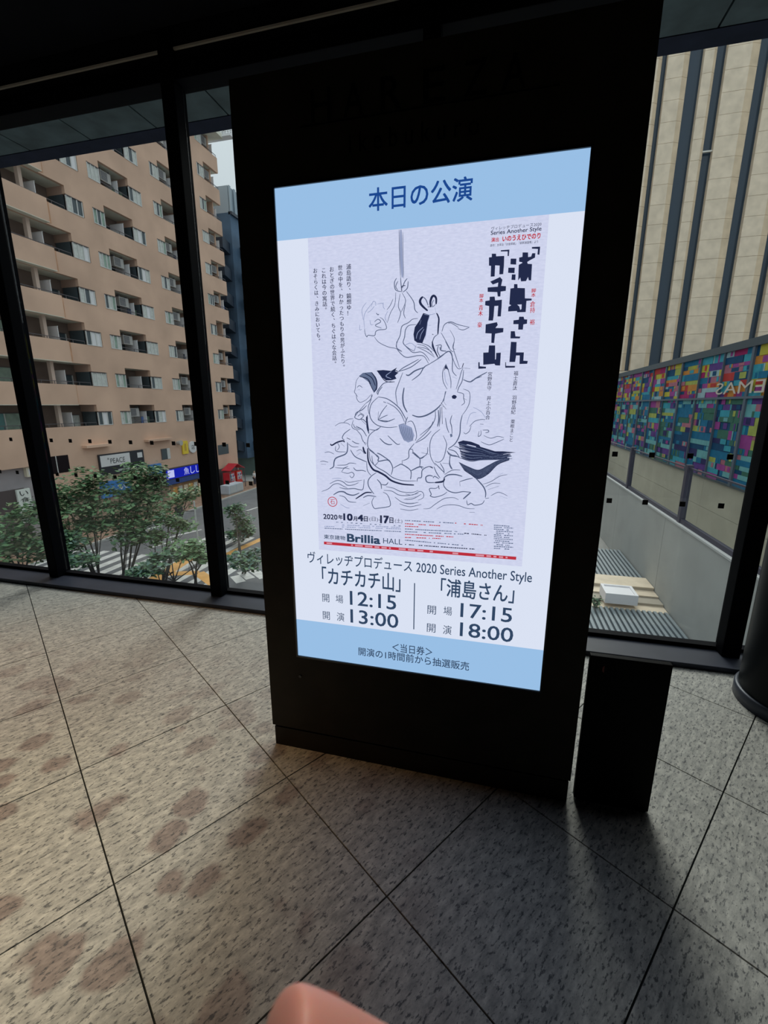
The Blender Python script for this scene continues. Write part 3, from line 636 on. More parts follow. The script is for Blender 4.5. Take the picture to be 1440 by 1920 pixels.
drawing('ink_drawing_turtle_head_and_leg', 760, 780, 6, [
 (2.4,l,[(430,700),(480,665),(560,660),(640,680)]),(1.8,l,[(440,700),(430,780),(480,840),(560,865),(650,852),(740,860)]),(1.6,l,[(610,740),(690,715),(760,700)]),(2.4,l,[(790,700),(830,740),(880,800),(903,860),(900,920)]),(2.2,l,[(900,930),(940,925)]),(2.4,l,[(735,860),(690,900),(650,935)]),(1.6,l,[(690,950),(700,1000),(740,985),(780,1005),(860,990),(890,950)]),(1.4,l,[(610,740),(615,790)]),
 (1.8,l,[(130,740),(140,700),(180,690),(190,610),(260,570),(310,580)]),(2.4,d,[(270,570),(310,590)]),(1.6,l,[(320,570),(350,640),(390,700)]),(2.2,l,[(310,680),(270,670),(230,690),(245,745),(330,750)]),(3.4,d,[(330,750),(420,738),(440,700)]),(1.6,l,[(310,700),(330,680),(380,710)]),(1.6,l,[(380,790),(340,815),(270,820),(290,880),(280,900),(330,915),(420,890),(470,855)]),(2.6,d,[(370,780),(380,825)]),
 (1.6,l,[(330,530),(400,600),(440,640)]),(1.5,l,[(390,530),(430,600),(435,650)]),(1.3,l,[(440,660),(530,610),(620,610)]),
 (1.4,l,[(160,480),(240,430),(250,350)]),(1.6,l,[(80,400),(160,480),(160,570)]),(1.6,l,[(0,570),(60,620),(60,710)]),(1.6,l,[(60,620),(160,575),(190,600)]),(1.6,l,[(470,390),(500,440),(590,460)]),(1.6,l,[(500,450),(500,540),(530,600)]),(1.4,l,[(420,530),(500,540)]),
 (1.2,l,[(0,880),(80,890),(160,850),(200,870),(200,920),(140,950)]),(1.1,l,[(0,930),(120,910)]),(1.1,l,[(0,980),(120,980)]),(1.2,l,[(200,1045),(270,1040),(340,990),(440,930),(540,920),(600,945)]),(1.2,l,[(350,1050),(430,1010),(520,1000),(600,1010),(690,1040),(780,1045)]),(1.2,l,[(720,1085),(780,1085)]),
 (1.1,l,[(870,770),(960,740),(1060,680),(1150,660)]),(1.1,l,[(900,800),(980,760),(1070,760)]),(1.1,l,[(930,830),(1050,790)]),(1.1,l,[(960,900),(1050,860),(1150,900)]),(1,q,[(1060,900),(1150,930)]),(1,q,[(1000,700),(1100,640)])])
# red round seal
mb = MB(); y_ = L_(); c0 = onY(623, 941, KY); r_ = (onY(632, 941, KY).x-onY(614, 941, KY).x)/2
for i in range(32):
    a0, a1 = 2*pi*i/32, 2*pi*(i+1)/32
    mb.poly([(c0.x+r_*cos(a0), y_, c0.z+r_*sin(a0)), (c0.x+r_*cos(a1), y_, c0.z+r_*sin(a1)), (c0.x+r_*.86*cos(a1), y_, c0.z+r_*.86*sin(a1)), (c0.x+r_*.86*cos(a0), y_, c0.z+r_*.86*sin(a0))], E_red)
add_text(mb, '石', rectfn(c0.x-r_*.5, c0.x+r_*.5, c0.z-r_*.5, c0.z+r_*.5, y_), E_red)
build(mb, 'red_seal', scr)

# ================================================================== SMALL BLACK PANEL STAND
bx = thing('panel_stand', (.465, 1.47, 0), 'low plain black upright panel standing on the floor beside the signboard', 'stand')
build(MB().box(.343, .588, 1.458, 1.480, .006, .585, M_box), 'panel', bx, bevel=.002)
build(MB().box(.352, .580, 1.4585, 1.4795, 0, .008, M_frame), 'foot', bx)
M_redd = mat('dim_red_reflection', (.16, .025, .02), .6)  # dim red reflection on the black panel, painted as a flat patch
mb = MB(); c_ = onY(1133, 1255, 1.458)
for i in range(10):
    a0 = pi/2+pi*i/10; a1 = pi/2+pi*(i+1)/10
    mb.poly([(c_.x, 1.4575, c_.z), (c_.x+.006*cos(a0), 1.4575, c_.z+.013*sin(a0)), (c_.x+.006*cos(a1), 1.4575, c_.z+.013*sin(a1))], M_redd)
build(mb, 'red_reflection', bx)
# ================================================================== OUTSIDE, RIGHT: TOWER, COLOURED GLASS, PARAPET, TERRACE
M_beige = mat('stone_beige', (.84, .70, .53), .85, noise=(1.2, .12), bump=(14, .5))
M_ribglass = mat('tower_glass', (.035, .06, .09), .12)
M_beige_shade = mat('stone_beige_shade', (.74, .58, .40), .85, noise=(1.2, .12), bump=(14, .5))  # darker copy of the beige; shading of the folded facet put into colour
tow = thing('ribbed_tower', (18, 57, -6), 'tall beige stone tower with dark vertical window strips', 'building')
build(MB().box(11.2, 34, 55.6, 62, -6, 46, M_ribglass), 'dark_glazing', tow)
ribs = [(8.4, 9.6), (10.2, 11.0), (11.5, 12.85), (13.3, 15.15), (16.3, 17.35), (18.15, 20.75), (21.65, 23.95), (24.6, 27.2), (28.2, 30.5), (31.2, 33.5)]
for a, b in ribs:
    k = 5.05
    prof = [(a, 55.62), (a, 55.05), (a+(b-a)*.72, 55.0), (b, 55.28), (b, 55.62)]
    mb = MB(); n = len(prof)
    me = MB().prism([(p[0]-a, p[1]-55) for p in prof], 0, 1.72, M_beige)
    me.m[2+2] = me.mi(M_beige_shade)
    mesh = me.mesh('stone_panel')
    if b < 11.2: continue
    while k < 44: put(mesh, 'stone_panel', tow, (a, 55, k)); k += 1.745
build(MB().box(11.5, 34, 55.02, 55.62, -6, 5.0, M_beige), 'stone_base', tow)
zz = MB()
zz.tube((16.0-.8, 55.5, 26.9), (16.4-.0, 55.4, 26.9), .06, .06, M_alu)
zz.tube((13.35, 55.5, 15.5), (16.2, 55.5, 17.2), .05, .05, M_ribglass)
build(MB().box(17.32, 18.18, 55.2, 55.4, 24.9, 25.02, M_alu), 'small_bar', tow)

# coloured glass building: stone below, printed coloured panes above, dark coping
pal = [(.02,.13,.30),(.03,.30,.45),(.10,.50,.62),(.30,.60,.62),(.55,.62,.20),(.75,.68,.12),(.80,.38,.10),(.70,.10,.09),(.55,.05,.25),(.48,.12,.42),(.22,.10,.38),(.06,.06,.22),(.10,.30,.22),(.50,.70,.75),(.62,.30,.34)]
PM = [mat('print_%s' % n, tuple(q*.62+(q-.3)*.18 if q > .3 else q*.55 for q in c), .7, noise=(2.5, .12), spec=.1) for n, c in zip('navy petrol cyan aqua lime yellow orange red crimson magenta violet indigo green pale rose'.split(), pal)]
M_mull = mat('mosaic_mullion', (.11, .14, .18), .6, spec=.2)
M_cope = mat('coping_dark', (.03, .045, .055), .5)
cg = thing('coloured_glass_building', (13, 38, -6), 'building clad in a patchwork of coloured glass panes over beige stone', 'building')
XW = 12.0
M_stonelow = mat('stone_low', (.58, .51, .40), .8, noise=(.7, .1), bump=(10, .3))
YA, YB2 = 12.0, 54.0
y = YA
while y < YB2-.1:
    for z0, z1 in ((-6, -4.5), (-4.5, -2.78)):
        build(MB().box(XW+.02, XW+.3, y+.01, y+5.99 if y+6 < YB2 else YB2, z0+.01, z1-.01, M_stonelow), 'stone_slab', cg)
    y += 6
build(MB().box(XW+.25, XW+9, YA, YB2, -6, 4.3, M_cope), 'body', cg)
build(MB().box(XW-.12, XW+9.1, YA, YB2, 4.22, 4.62, M_cope), 'coping', cg)
build(MB().box(XW-.10, XW+.1, YA, YB2, 1.72, 1.84, M_mull), 'floor_band', cg)
build(MB().box(XW-.08, XW+.1, YA, YB2, -2.80, -2.70, M_cope), 'bottom_rail', cg)
ys = [YA]; yy = 14.72
while yy < YB2: ys.append(yy); yy += 3.02
ys.append(YB2)
bright = [1,2,2,4,5,5,6,7,8,9,9,10,0,13,14]; muted = [0,1,1,3,4,9,10,11,12,14,12,1,3,2]
for a, b in zip(ys[:-1], ys[1:]):
    for z0, z1, palette, rh in ((-2.70, 1.74, muted, (.20, .50)), (1.82, 4.24, bright, (.16, .46))):
        r = random.Random(int(a*10)+int(z0*7)); mb = MB(); z = z0
        mb.box(XW+.04, XW+.08, a+.05, b-.05, z0, z1, M_cope)
        while z < z1-.02:
            h_ = min(r.uniform(*rh), z1-z); 
            if z1-z-h_ < .15: h_ = z1-z
            n = r.choice([2, 2, 3, 4, 5, 6]) ; w = (b-a-.12)
            cuts = sorted([0, 1]+[r.uniform(.1, .9) for _ in range(n-1)])
            for c0, c1 in zip(cuts[:-1], cuts[1:]):
                d = r.uniform(0, .03); y0, y1 = a+.06+w*c0, a+.06+w*c1
                col = PM[r.choice(palette)]
                mb.poly([(XW+.02-d, y1, z), (XW+.02-d, y0, z), (XW+.02-d, y0, z+h_), (XW+.02-d, y1, z+h_)], col)
                if r.random() < .35 and y1-y0 > .5:
                    q0 = y0+(y1-y0)*r.uniform(.1, .4); q1 = q0+(y1-y0)*r.uniform(.2, .45)
                    mb.poly([(XW+.01-d, q1, z+h_*.15), (XW+.01-d, q0, z+h_*.15), (XW+.01-d, q0, z+h_*.9), (XW+.01-d, q1, z+h_*.9)], PM[r.choice(palette)])
            z += h_
        build(mb, 'coloured_pane', cg)
for k, yv in enumerate(ys[1:-1]):
    w = .11 if k % 3 == 1 else .04
    build(MB().box(XW-.09, XW+.06, yv-w, yv+w, -2.75, 4.24, M_mull), 'mullion', cg)
lt = MB(); M_letter = mat('letter_cream', (.62, .56, .46), .6)
add_text(lt, 'CINEMAS', lambda a, b: (XW-.11, 21.35+8.75*a, 1.98+.62*b), M_letter)
build(lt, 'reversed_lettering', cg)

# parapet with glass screen
M_conc = mat('parapet_concrete', (.40, .41, .39), .8, noise=(.8, .08))
M_conc_d = mat('parapet_cap', (.50, .51, .50), .6)
M_post = mat('post_steel', (.055, .05, .075), .5, spec=.3)
pw = thing('parapet_wall', (6.1, 18, -5.9), 'long grey concrete parapet wall topped by a glass screen', 'wall')
for a, b in ((4.2, 10.9), (10.9, 17.4), (17.4, 23.9), (23.9, 30.4), (30.4, 36.9)):
    build(MB().box(5.98, 6.25, a+.012, b-.012, -5.9, -2.50, M_conc), 'wall_slab', pw)
build(MB().box(5.95, 6.28, 4.2, 36.9, -2.5, -2.44, M_conc_d), 'cap', pw)
build(MB().box(6.06, 6.18, 4.2, 36.9, -2.44, -2.30, M_post), 'glass_shoe', pw)
M_scr = glass('screen_glass', (.90, .93, .92), .05)
psts = [10.0, 16.45, 22.95, 29.4]
for p in psts: build(MB().box(6.03, 6.21, p-.1, p+.1, -2.44, -.50, M_post), 'post', pw)
q = [4.2]+psts+[36]
for a, b in zip(q[:-1], q[1:]): build(MB().box(6.11, 6.125, a+.12, b-.12, -2.32, -.62, M_scr), 'glass_panel', pw)
build(MB().box(6.09, 6.15, 4.2, 36, -.62, -.58, M_post), 'top_rail', pw)

# terrace floor, gratings, steps, planter
M_terr = mat('terrace_paving', (.30, .29, .27), .85, noise=(1.5, .15))
M_step = mat('step_stone', (.72, .60, .45), .8, noise=(3, .1))
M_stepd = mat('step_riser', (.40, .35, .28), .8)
M_slat = mat('grating_slat', (.20, .24, .26), .5)
M_slatd = mat('grating_bed', (.06, .075, .09), .7)
M_white = mat('planter_white', (.80, .78, .80), .6)
tag(build(MB().box(-4, 12.0, 3.2, 56, -6.3, -5.92, M_terr), 'terrace'), 'paved terrace far below the window', kind='structure')
def grating(name, x0, x1, y0, y1, z, label):
    t = thing(name, ((x0+x1)/2, (y0+y1)/2, -5.92), label, 'grating', 'slatted decks on the terrace')
    build(MB().box(x0, x1, y0, y1, -5.92, z-.08, M_slatd), 'bed', t)
    mb = MB(); x = x0
    while x < x1-.05: mb.box(x+.02, x+.115, y0, y1, z-.08, z, M_slat); x += .17
    o = build(mb, 'slats', t); o['kind'] = 'stuff'
grating('floor_grating', 1.2, 5.95, 9.5, 15.75, -5.45, 'grey slatted deck nearest the window, in front of the white planter')
grating('floor_grating', 1.2, 5.95, 18.45, 22.3, -5.32, 'grey slatted deck farther off, beyond the beige steps')
stp = thing('stone_steps', (4, 17, -5.92), 'beige stone steps between the two slatted decks', 'steps')
for i, (ya, yb, z) in enumerate(((15.78, 16.3, -5.50), (16.3, 16.85, -5.42), (16.85, 17.4, -5.36), (17.4, 18.42, -5.24))):
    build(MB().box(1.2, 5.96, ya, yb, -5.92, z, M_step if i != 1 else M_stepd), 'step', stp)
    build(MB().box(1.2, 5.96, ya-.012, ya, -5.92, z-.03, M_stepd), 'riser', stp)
pl = thing('planter_box', (4.2, 16.2, -5.45), 'long white planter box standing on the terrace steps', 'planter')
mb = MB(); x0, x1, y0, y1, z0, z1, t = 3.96, 5.0, 15.85, 16.75, -5.36, -4.99, .09
mb.box(x0, x1, y0, y0+t, z0, z1, M_white).box(x0, x1, y1-t, y1, z0, z1, M_white).box(x0, x0+t, y0+t, y1-t, z0, z1, M_white).box(x1-t, x1, y0+t, y1-t, z0, z1, M_white).box(x0+t, x1-t, y0+t, y1-t, z0, z1-.04, M_white)
build(mb, 'trough', pl)

# ================================================================== STREET
G = -7.5
M_far = mat('far_ground', (.22, .22, .21), .9, noise=(.05, .2))
tag(build(MB().box(-200, 200, 3.2, 380, G-1.2, G-.6, M_far), 'ground'), 'distant ground beyond the streets', kind='structure')
M_asph = mat('asphalt', (.135, .14, .15), .85, noise=(.6, .15))
M_paint = mat('road_white', (.62, .62, .60), .7, noise=(3, .2))
M_orange = mat('road_orange', (.75, .40, .12), .7, noise=(2, .15))
M_brick = mat('paver_brown', (.30, .19, .13), .85, noise=(3, .3))
M_kerb = mat('kerb_grey', (.42, .42, .40), .8)
road = tag(build(MB().box(-60, -4.0, 3.2, 110, G-.3, G, M_asph), 'road'), 'grey asphalt street junction below', kind='structure')
def stripe(mb, a, b, w, m, z=G+.008):
    a = onZ(*a, G) if len(a) == 2 else Vector(a); b = onZ(*b, G) if len(b) == 2 else Vector(b)
    d = (b-a); d.z = 0; n = Vector((-d.y, d.x, 0)).normalized()*w/2
    mb.prism([(a-n)[:2], (b-n)[:2], (b+n)[:2], (a+n)[:2]][::-1] if False else [tuple((a-n)[:2]), tuple((b-n)[:2]), tuple((b+n)[:2]), tuple((a+n)[:2])], z-.006, z, m); return mb
A, B = onZ(196, 1072, G), onZ(246, 1051, G); dd = (B-A).normalized(); nn = Vector((-dd.y, dd.x, 0))
C0 = (A+B)/2
for k in range(-7, 9):
    c = C0+nn*(k*.95); hl = 2.0
    p, q2 = c-dd*hl, c+dd*hl
    build(stripe(MB(), tuple(p), tuple(q2), .48, M_paint), 'crosswalk_stripe', road)
for k in range(-2, 2):
    c = C0+dd*5.2+nn*(k*.95-2.5); build(stripe(MB(), tuple(c-dd*1.7), tuple(c+dd*1.7), .46, M_paint), 'crosswalk_stripe', road)
for a, b, w in (((282, 1092), (352, 1048), .85), ((352, 1048), (362, 1045), .85), ((318, 1076), (372, 1074), .6), ((372, 1074), (402, 1095), .6), ((425, 1040), (492, 1010), .5)):
    build(stripe(MB(), a, b, w, M_orange, G+.010), 'orange_marking', road)
for a, b, w in (((300, 1012), (378, 993), .22), ((278, 1028), (330, 1014), .22), ((330, 1014), (378, 1020), .22), ((462, 958), (484, 951), .2), ((250, 1000), (330, 978), .2), ((452, 1072), (470, 1085), .5), ((474, 1068), (495, 1084), .5), ((440, 1080), (452, 1092), .5)):
    build(stripe(MB(), a, b, w, M_paint, G+.009), 'white_marking', road)
sw = tag(build(MB().box(-28.6, -25.5, 6, 46.6, G-.1, G+.10, M_brick), 'sidewalk'), 'brown paved sidewalk along the apartment block', kind='structure')
ky = 6.0
while ky < 46:
    build(MB().box(-25.48, -25.28, ky+.01, ky+1.99, G-.1, G+.12, M_kerb), 'kerb_stone', sw); ky += 2
tag(build(MB().box(-60, -25.3, 46.7, 110, G-.1, G+.06, M_kerb), 'sidewalk'), 'pale paving on the far side of the side street', kind='structure')

# ================================================================== APARTMENT BLOCK
M_wall = mat('tile_peach', (.66, .44, .32), .8, noise=(.35, .14), bump=(8, .2))
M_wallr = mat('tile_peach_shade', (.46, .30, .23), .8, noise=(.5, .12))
M_soff = mat('balcony_soffit', (.74, .73, .62), .85, noise=(1, .15))
M_rust = mat('rain_streak', (.56, .31, .18), .85, noise=(2, .25))
M_wfr = mat('window_frame_pale', (.62, .62, .60), .5)
M_wfd = mat('window_frame_dark', (.09, .07, .07), .5)
M_curt = mat('curtain_pale', (.62, .64, .60), .8, noise=(6, .15))
M_curtg = mat('curtain_green', (.30, .40, .33), .7, noise=(3, .2))
M_wgl = mat('pane_dark', (.07, .09, .10), .12)
M_wgl2 = mat('pane_teal', (.16, .34, .34), .2)
M_part = mat('partition_white', (.80, .79, .80), .7)
M_ac = mat('ac_white', (.46, .45, .43), .7)
M_acd = mat('ac_grille', (.14, .14, .15), .6)
M_rail = mat('balcony_rail', (.12, .11, .12), .5, .3)
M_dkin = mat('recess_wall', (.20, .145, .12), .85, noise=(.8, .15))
M_wpil = mat('pillar_pale', (.66, .52, .44), .8)
M_cloth = [mat('laundry_blue', (.10, .18, .42), .8), mat('laundry_dark', (.05, .06, .09), .8), mat('laundry_green', (.10, .16, .11), .8)]
AX = -28.5
apt = thing('apartment_building', (-32, 30, G), 'peach tiled apartment block with rows of recessed balconies', 'building')
M_blkw = mat('window_black', (.012, .008, .010), .5, spec=.1)
M_orangelit = emis('lit_window_orange', lin(232, 140, 76), .9)
P0, DZ = 9.80, 2.79
KS = list(range(-4, 6))
PH = 1.32          # parapet height
# wall with openings, in the plane x = AX
cols = [dict(a=14.0, o0=14.0, o1=26.9, b=28.2, lw=False, rw=True),
        dict(a=28.95, o0=29.95, o1=32.6, b=33.85, lw=True, rw=True),
        dict(a=35.15, o0=36.1, o1=38.75, b=40.0, lw=True, rw=True),
        dict(a=41.5, o0=42.5, o1=44.9, b=44.9, lw=True, rw=False)]
YL, YR = 12.0, 44.9
wall = MB(); TH = .25
def wbox(y0, y1, z0, z1, m=M_wall, x1=AX, x0=None): wall.box(AX-TH if x0 is None else x0, x1, y0, y1, z0, z1, m)
zb0 = P0+DZ*KS[0]; ztop = P0+DZ*(KS[-1]+1)
wbox(21.9, YR-.4, G, zb0-.0)
for k in KS:
    zb = P0+DZ*k; zp = zb+PH; zt = zb+DZ; zl = zb+DZ-.47
    wbox(YL, YR, zb, zp)
    prev = YL
    for c in cols:
        if c['a'] > prev: wbox(prev, c['a'], zp, zt)
        if c['lw']: wbox(c['a'], c['o0'], zl, zt)
        if c['rw']: wbox(c['o1'], c['b'], zl, zt)
        prev = c['b']
build(wall, 'wall', apt)
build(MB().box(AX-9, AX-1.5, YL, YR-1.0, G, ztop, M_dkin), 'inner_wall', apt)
ends = MB(); ends.box(AX-9, AX-.1, YL-.2, YL, G, ztop, M_wall); ends.box(AX-9, AX-.25, YR-1.0, YR-.9, G, ztop, M_wall)
build(ends, 'end_wall', apt)
for k in KS:
    zb = P0+DZ*k
    build(MB().box(AX-1.5, AX-TH+.01, YL, YR-.02, zb, zb+.16, M_soff), 'balcony_slab', apt)
build(MB().box(AX-9.2, AX+.9, YL-.3, YR-.1, ztop, ztop+.35, M_soff), 'roof_slab', apt)
la, lb = onY(399, 262, 45.2), onY(436, 226, 45.2); lt_ = MB(); M_lat = mat('lattice_white', (.85, .85, .86), .6)
for i in range(9):
    t_ = i/8; xx = la.x+(lb.x-la.x)*t_; lt_.box(xx-.04, xx+.04, 45.16, 45.24, la.z, lb.z, M_lat)
    z_ = la.z+(lb.z-la.z)*t_; lt_.box(la.x, lb.x, 45.16, 45.24, z_-.04, z_+.04, M_lat)
lt_.box(la.x-.6, lb.x, 44.6, 45.3, la.z-.18, la.z, M_lat)
build(lt_, 'roof_lattice', apt)
rr = MB()
for i in range(26):
    yv = 34+i*.45; rr.box(AX+.75, AX+.8, yv, yv+.05, ztop+.35, ztop+1.6, M_wfr)
for z in (.6, .95, 1.3, 1.6): rr.box(AX+.74, AX+.81, 34, YR+.8, ztop+.32+z-.05, ztop+.32+z, M_wfr)
o = build(rr, 'roof_railing', apt)
# projecting thicker parapet at the left column
for k in KS:
    zb = P0+DZ*k
    if k == KS[0]: continue
    build(MB().box(AX-.01, AX+.42, YL, 25.1, zb, zb+PH, M_wall).box(AX+.0, AX+.42, YL, 25.1, zb-.03, zb+.0, M_soff), 'parapet', apt)
    build(MB().box(AX, AX+.01, 25.1, 25.55+.1*sin(k*3), zb+.1, zb+PH, M_rust), 'rain_streak', apt)
# repeated meshes
def window_mesh(w, h_, panes, open_=False):
    f = MB(); t = .05
    f.box(-.06, .03, 0, w, 0, t, M_wfr).box(-.06, .03, 0, w, h_-t, h_, M_wfd).box(-.06, .03, 0, t, t, h_-t, M_wfr).box(-.06, .03, w-t, w, t, h_-t, M_wfr)
    for i in range(1, panes): f.box(-.04, .02, w*i/panes-.03, w*i/panes+.03, t, h_-t, M_wfr)
    return f.mesh('window')
def pane_mesh(w, h_, m): return MB().box(-.05, -.03, 0, w, 0, h_, m).mesh('pane')
W_l = window_mesh(.98, .98, 3); W_r = window_mesh(1.22, .98, 3); W_d = window_mesh(1.7, 1.9, 2); W_a = window_mesh(2.3, 1.35, 2)
panes_m = {}
def windows(parent, me, w, h_, n, loc, mats_):
    o = put(me, 'window', parent, loc)
    for i in range(n):
        m = random.choice(mats_); key = (round(w/n, 2), h_, m.name)
        if key not in panes_m: panes_m[key] = pane_mesh(w/n-.05, h_-.09, m)
        put(panes_m[key], 'pane', o, (loc[0], loc[1]+w*i/n+.025, loc[2]+.045))
    return o
acm = MB(); acm.box(0, .32, 0, .92, 0, .66, M_ac); acm.box(.32, .335, .06, .60, .06, .60, M_acd)
for i in range(5): acm.box(.335, .345, .06, .60, .10+i*.1, .115+i*.1, M_ac)
acm.box(.0, .3, .05, .09, .66, .80, M_acd).box(.0, .3, .82, .86, .66, .80, M_acd)
ac_me = acm.mesh('air_conditioner')
pt_me = MB().box(0, 1.22, 0, .04, 0, 2.08, M_part).box(-.02, 1.24, -.01, .05, 2.08, 2.12, M_wfr).mesh('partition_board')
def rail_mesh(L):
    f = MB(); f.box(0, .04, 0, L, .20, .24, M_rail)
    n = max(2, int(L/.9))
    for i in range(n+1): f.box(0, .035, L*i/n-.015, L*i/n+.015, 0, .2, M_rail)
    return f.mesh('railing')
rails = [rail_mesh(c['o1']-c['o0']-.1) for c in cols]
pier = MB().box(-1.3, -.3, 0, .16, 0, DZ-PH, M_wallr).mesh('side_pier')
for k in KS:
    zb = P0+DZ*k; zp = zb+PH
    for ci, c in enumerate(cols):
        if c['lw']: windows(apt, W_l, .98, .98, 3, (AX, c['a'], zp), [M_curt, M_curt, M_wgl, M_curtg])
        if c['rw']:
            windows(apt, W_r, 1.22, .98, 3, (AX, c['o1'], zp), ([M_orangelit, M_wgl, M_curt] if (k == 3 and ci == 1) else [M_curt, M_curt, M_wgl, M_part]))
            # glazed return inside the recess and brown pier above it
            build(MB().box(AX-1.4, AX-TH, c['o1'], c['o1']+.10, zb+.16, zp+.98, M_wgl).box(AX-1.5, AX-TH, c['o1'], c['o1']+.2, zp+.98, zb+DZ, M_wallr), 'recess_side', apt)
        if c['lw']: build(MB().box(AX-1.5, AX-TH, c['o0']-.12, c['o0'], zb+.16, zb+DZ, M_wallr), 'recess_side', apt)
        if ci == 0:
            windows(apt, W_a, 2.3, 1.35, 2, (AX-1.42, 20.3, zb+.95), [M_curtg, M_curtg, M_wgl2, M_wgl])
            build(MB().box(AX-.62, AX-.35, 24.15, 24.38, zb+.16, zb+DZ, M_wpil), 'balcony_pillar', apt)
            windows(apt, W_d, 1.7, 1.9, 2, (AX-1.42, 24.9, zb+.2), [M_curt, M_wgl, M_wgl])
            put(pt_me, 'partition_board', apt, (AX-1.40, 24.95, zb+.16))
        else:
            windows(apt, W_d, 1.7, 1.9, 2, (AX-1.42, c['o0']+.2, zb+.2), [M_wgl, M_wgl, M_curt])
            put(pt_me, 'partition_board', apt, (AX-1.40, c['o0']+1.85+.1*sin(k*5+ci), zb+.16))
            if (k*5+ci*3) % 4: put(ac_me, 'air_conditioner', apt, (AX-.70, c['o0']+.55+.2*sin(k*7+ci*2), zb+1.86))
            if (k+ci) % 3 == 0:
                cl = MB(); yv = c['o0']+1.6
                for j in range(3): cl.box(AX-.55, AX-.50, yv+j*.32, yv+j*.32+.26, zp-.25, zp+.5, random.choice(M_cloth))
                cl.box(AX-.54, AX-.51, c['o0'], c['o1'], zp+.5, zp+.53, M_rail)
                build(cl, 'laundry', apt)
        put(rails[ci], 'railing', apt, (AX-.12, c['o0']+.05 if ci else 14, zp))
# ledges, small wall openings, ground-storey band
for y0, y1 in ((25.2, 27.4), (31.0, 34.0)): build(MB().box(AX-.01, AX+.45, y0, y1, zb0-.20, zb0-.02, M_wall), 'ledge', apt)
build(MB().box(AX-.01, AX+.42, YL, 21.9, zb0-.95, zb0+PH, M_wall), 'ledge', apt)
def X(u, v, x=AX+.02): return onX(u, v, x)
def wallbox(mb, u0, v0, u1, v1, d, m, x=AX):
    a, b = onX(u0, v0, x), onX(u1, v1, x); mb.box(x, x+d, min(a.y, b.y), max(a.y, b.y), min(a.z, b.z), max(a.z, b.z), m); return (min(a.y, b.y), max(a.y, b.y), min(a.z, b.z), max(a.z, b.z))
mb = MB(); r = wallbox(mb, 80, 858, 132, 884, .02, M_blkw); mb.box(AX+.02, AX+.05, r[0]+(r[1]-r[0])*.47, r[0]+(r[1]-r[0])*.47+.05, r[2], r[3], M_wfr); build(mb, 'long_window', apt)
mb = MB(); r = wallbox(mb, 301, 842, 318, 860, .02, M_wgl); mb.box(AX+.02, AX+.05, r[0], r[0]+.07, r[2], r[3], M_wfd); mb.box(AX+.02, AX+.05, r[1]-.25, r[1]+.1, r[2], r[3], M_wfr); build(mb, 'small_window', apt)
mb = MB(); mb.tube((AX, 34.9, -1.95), (AX+.45, 34.9, -1.95), .14, .24, M_ac, 12); build(mb, 'exhaust_hood', apt)
mb = MB(); r = wallbox(mb, 408, 835, 429, 850, .02, M_wgl); build(mb, 'small_window', apt)
# open shop front under the blue sign
M_shop = emis('shop_interior_glow', lin(150, 108, 60), .8)
mb = MB(); mb.box(AX, AX+.03, 33.4, 38.6, G+.1, -5.6, mat('shop_wood', (.40, .24, .12), .7, noise=(1.2, .4)))
for i in range(7):
    yv = 33.7+i*.72; mb.box(AX+.03, AX+.05, yv, yv+.5, -6.9+.3*(i % 2), -5.9, [M_shop, M_curt, M_beige][i % 3])
build(mb, 'shop_front', apt)
mb = MB(); mb.box(AX, AX+.02, 22.3, 33.2, G+.1, -4.9, mat('shop_glass_dim', (.34, .25, .18), .6, noise=(.7, .4)))
for i in range(12): mb.box(AX+.02, AX+.06, 22.3+i*.9, 22.36+i*.9, G+.1, -4.9, M_wfd)
build(mb, 'shop_front', apt)
mb = MB(); mb.box(AX, AX+.02, 40.5, 44.4, G+.1, -5.2, M_wfd); build(mb, 'entrance', apt)
mb = MB()
build(MB().box(AX-.3, AX+.02, 12, 21.9, G, zb0-.9, mat('side_wall_grey', (.36, .33, .34), .8, noise=(.8, .12))).box(AX+.02, AX+.06, 17.0, 20.7, G, -3.6, M_wfd), 'grey_shop_wall', apt)

# ---- signs on the block, each a thing
def sign(name, label, r, d, mbase, builder=None, x=AX+.03, base=None):
    y0, y1, z0, z1 = r; t = thing(name, (x, (y0+y1)/2, z0), label, 'sign', 'signs on the far buildings')
    build(MB().box(x, x+d, y0, y1, z0, z1, mbase), 'board', t)
    if builder:
        mb = MB(); builder(mb, x+d+.012, y0, y1, z0, z1); build(mb, 'sign_print', t)
    return t
def face(mb, x, y0, y1, z0, z1, m): mb.poly([(x, y0, z0), (x, y1, z0), (x, y1, z1), (x, y0, z1)], m)
def tx(mb, s, x, y0, y1, z0, z1, m, bold=0): add_text(mb, s, lambda a, b: (x+.006, y0+(y1-y0)*a, z0+(z1-z0)*b), m, bold)
M_blk = mat('sign_black', (.02, .022, .03), .5); M_wht = mat('sign_white', (.72, .72, .72), .6); M_blu = mat('sign_blue', (.05, .20, .50), .6, noise=(1.5, .3))
M_yel = mat('sign_yellow', (.85, .62, .05), .6)
def b_peace(mb, x, y0, y1, z0, z1):
    w = y1-y0; zz = z0+(z1-z0)*.42
    face(mb, x, y0+.02*w, y0+.66*w, zz, z1-.1, M_wht)
    tx(mb, 'PEACE', x, y0+.22*w, y0+.54*w, zz+.18*(z1-zz), zz+.6*(z1-zz), M_blk); tx(mb, '*', x, y0+.16*w, y0+.20*w, zz+.5*(z1-zz), zz+.7*(z1-zz), M_blk)
    face(mb, x, y0+.36*w, y0+.62*w, z0+.12*(z1-z0), z0+.22*(z1-z0), mat('dim_strip', (.4, .42, .42), .6))
    face(mb, x, y0+.84*w, y0+.96*w, z0+.62*(z1-z0), z0+.88*(z1-z0), M_wht)
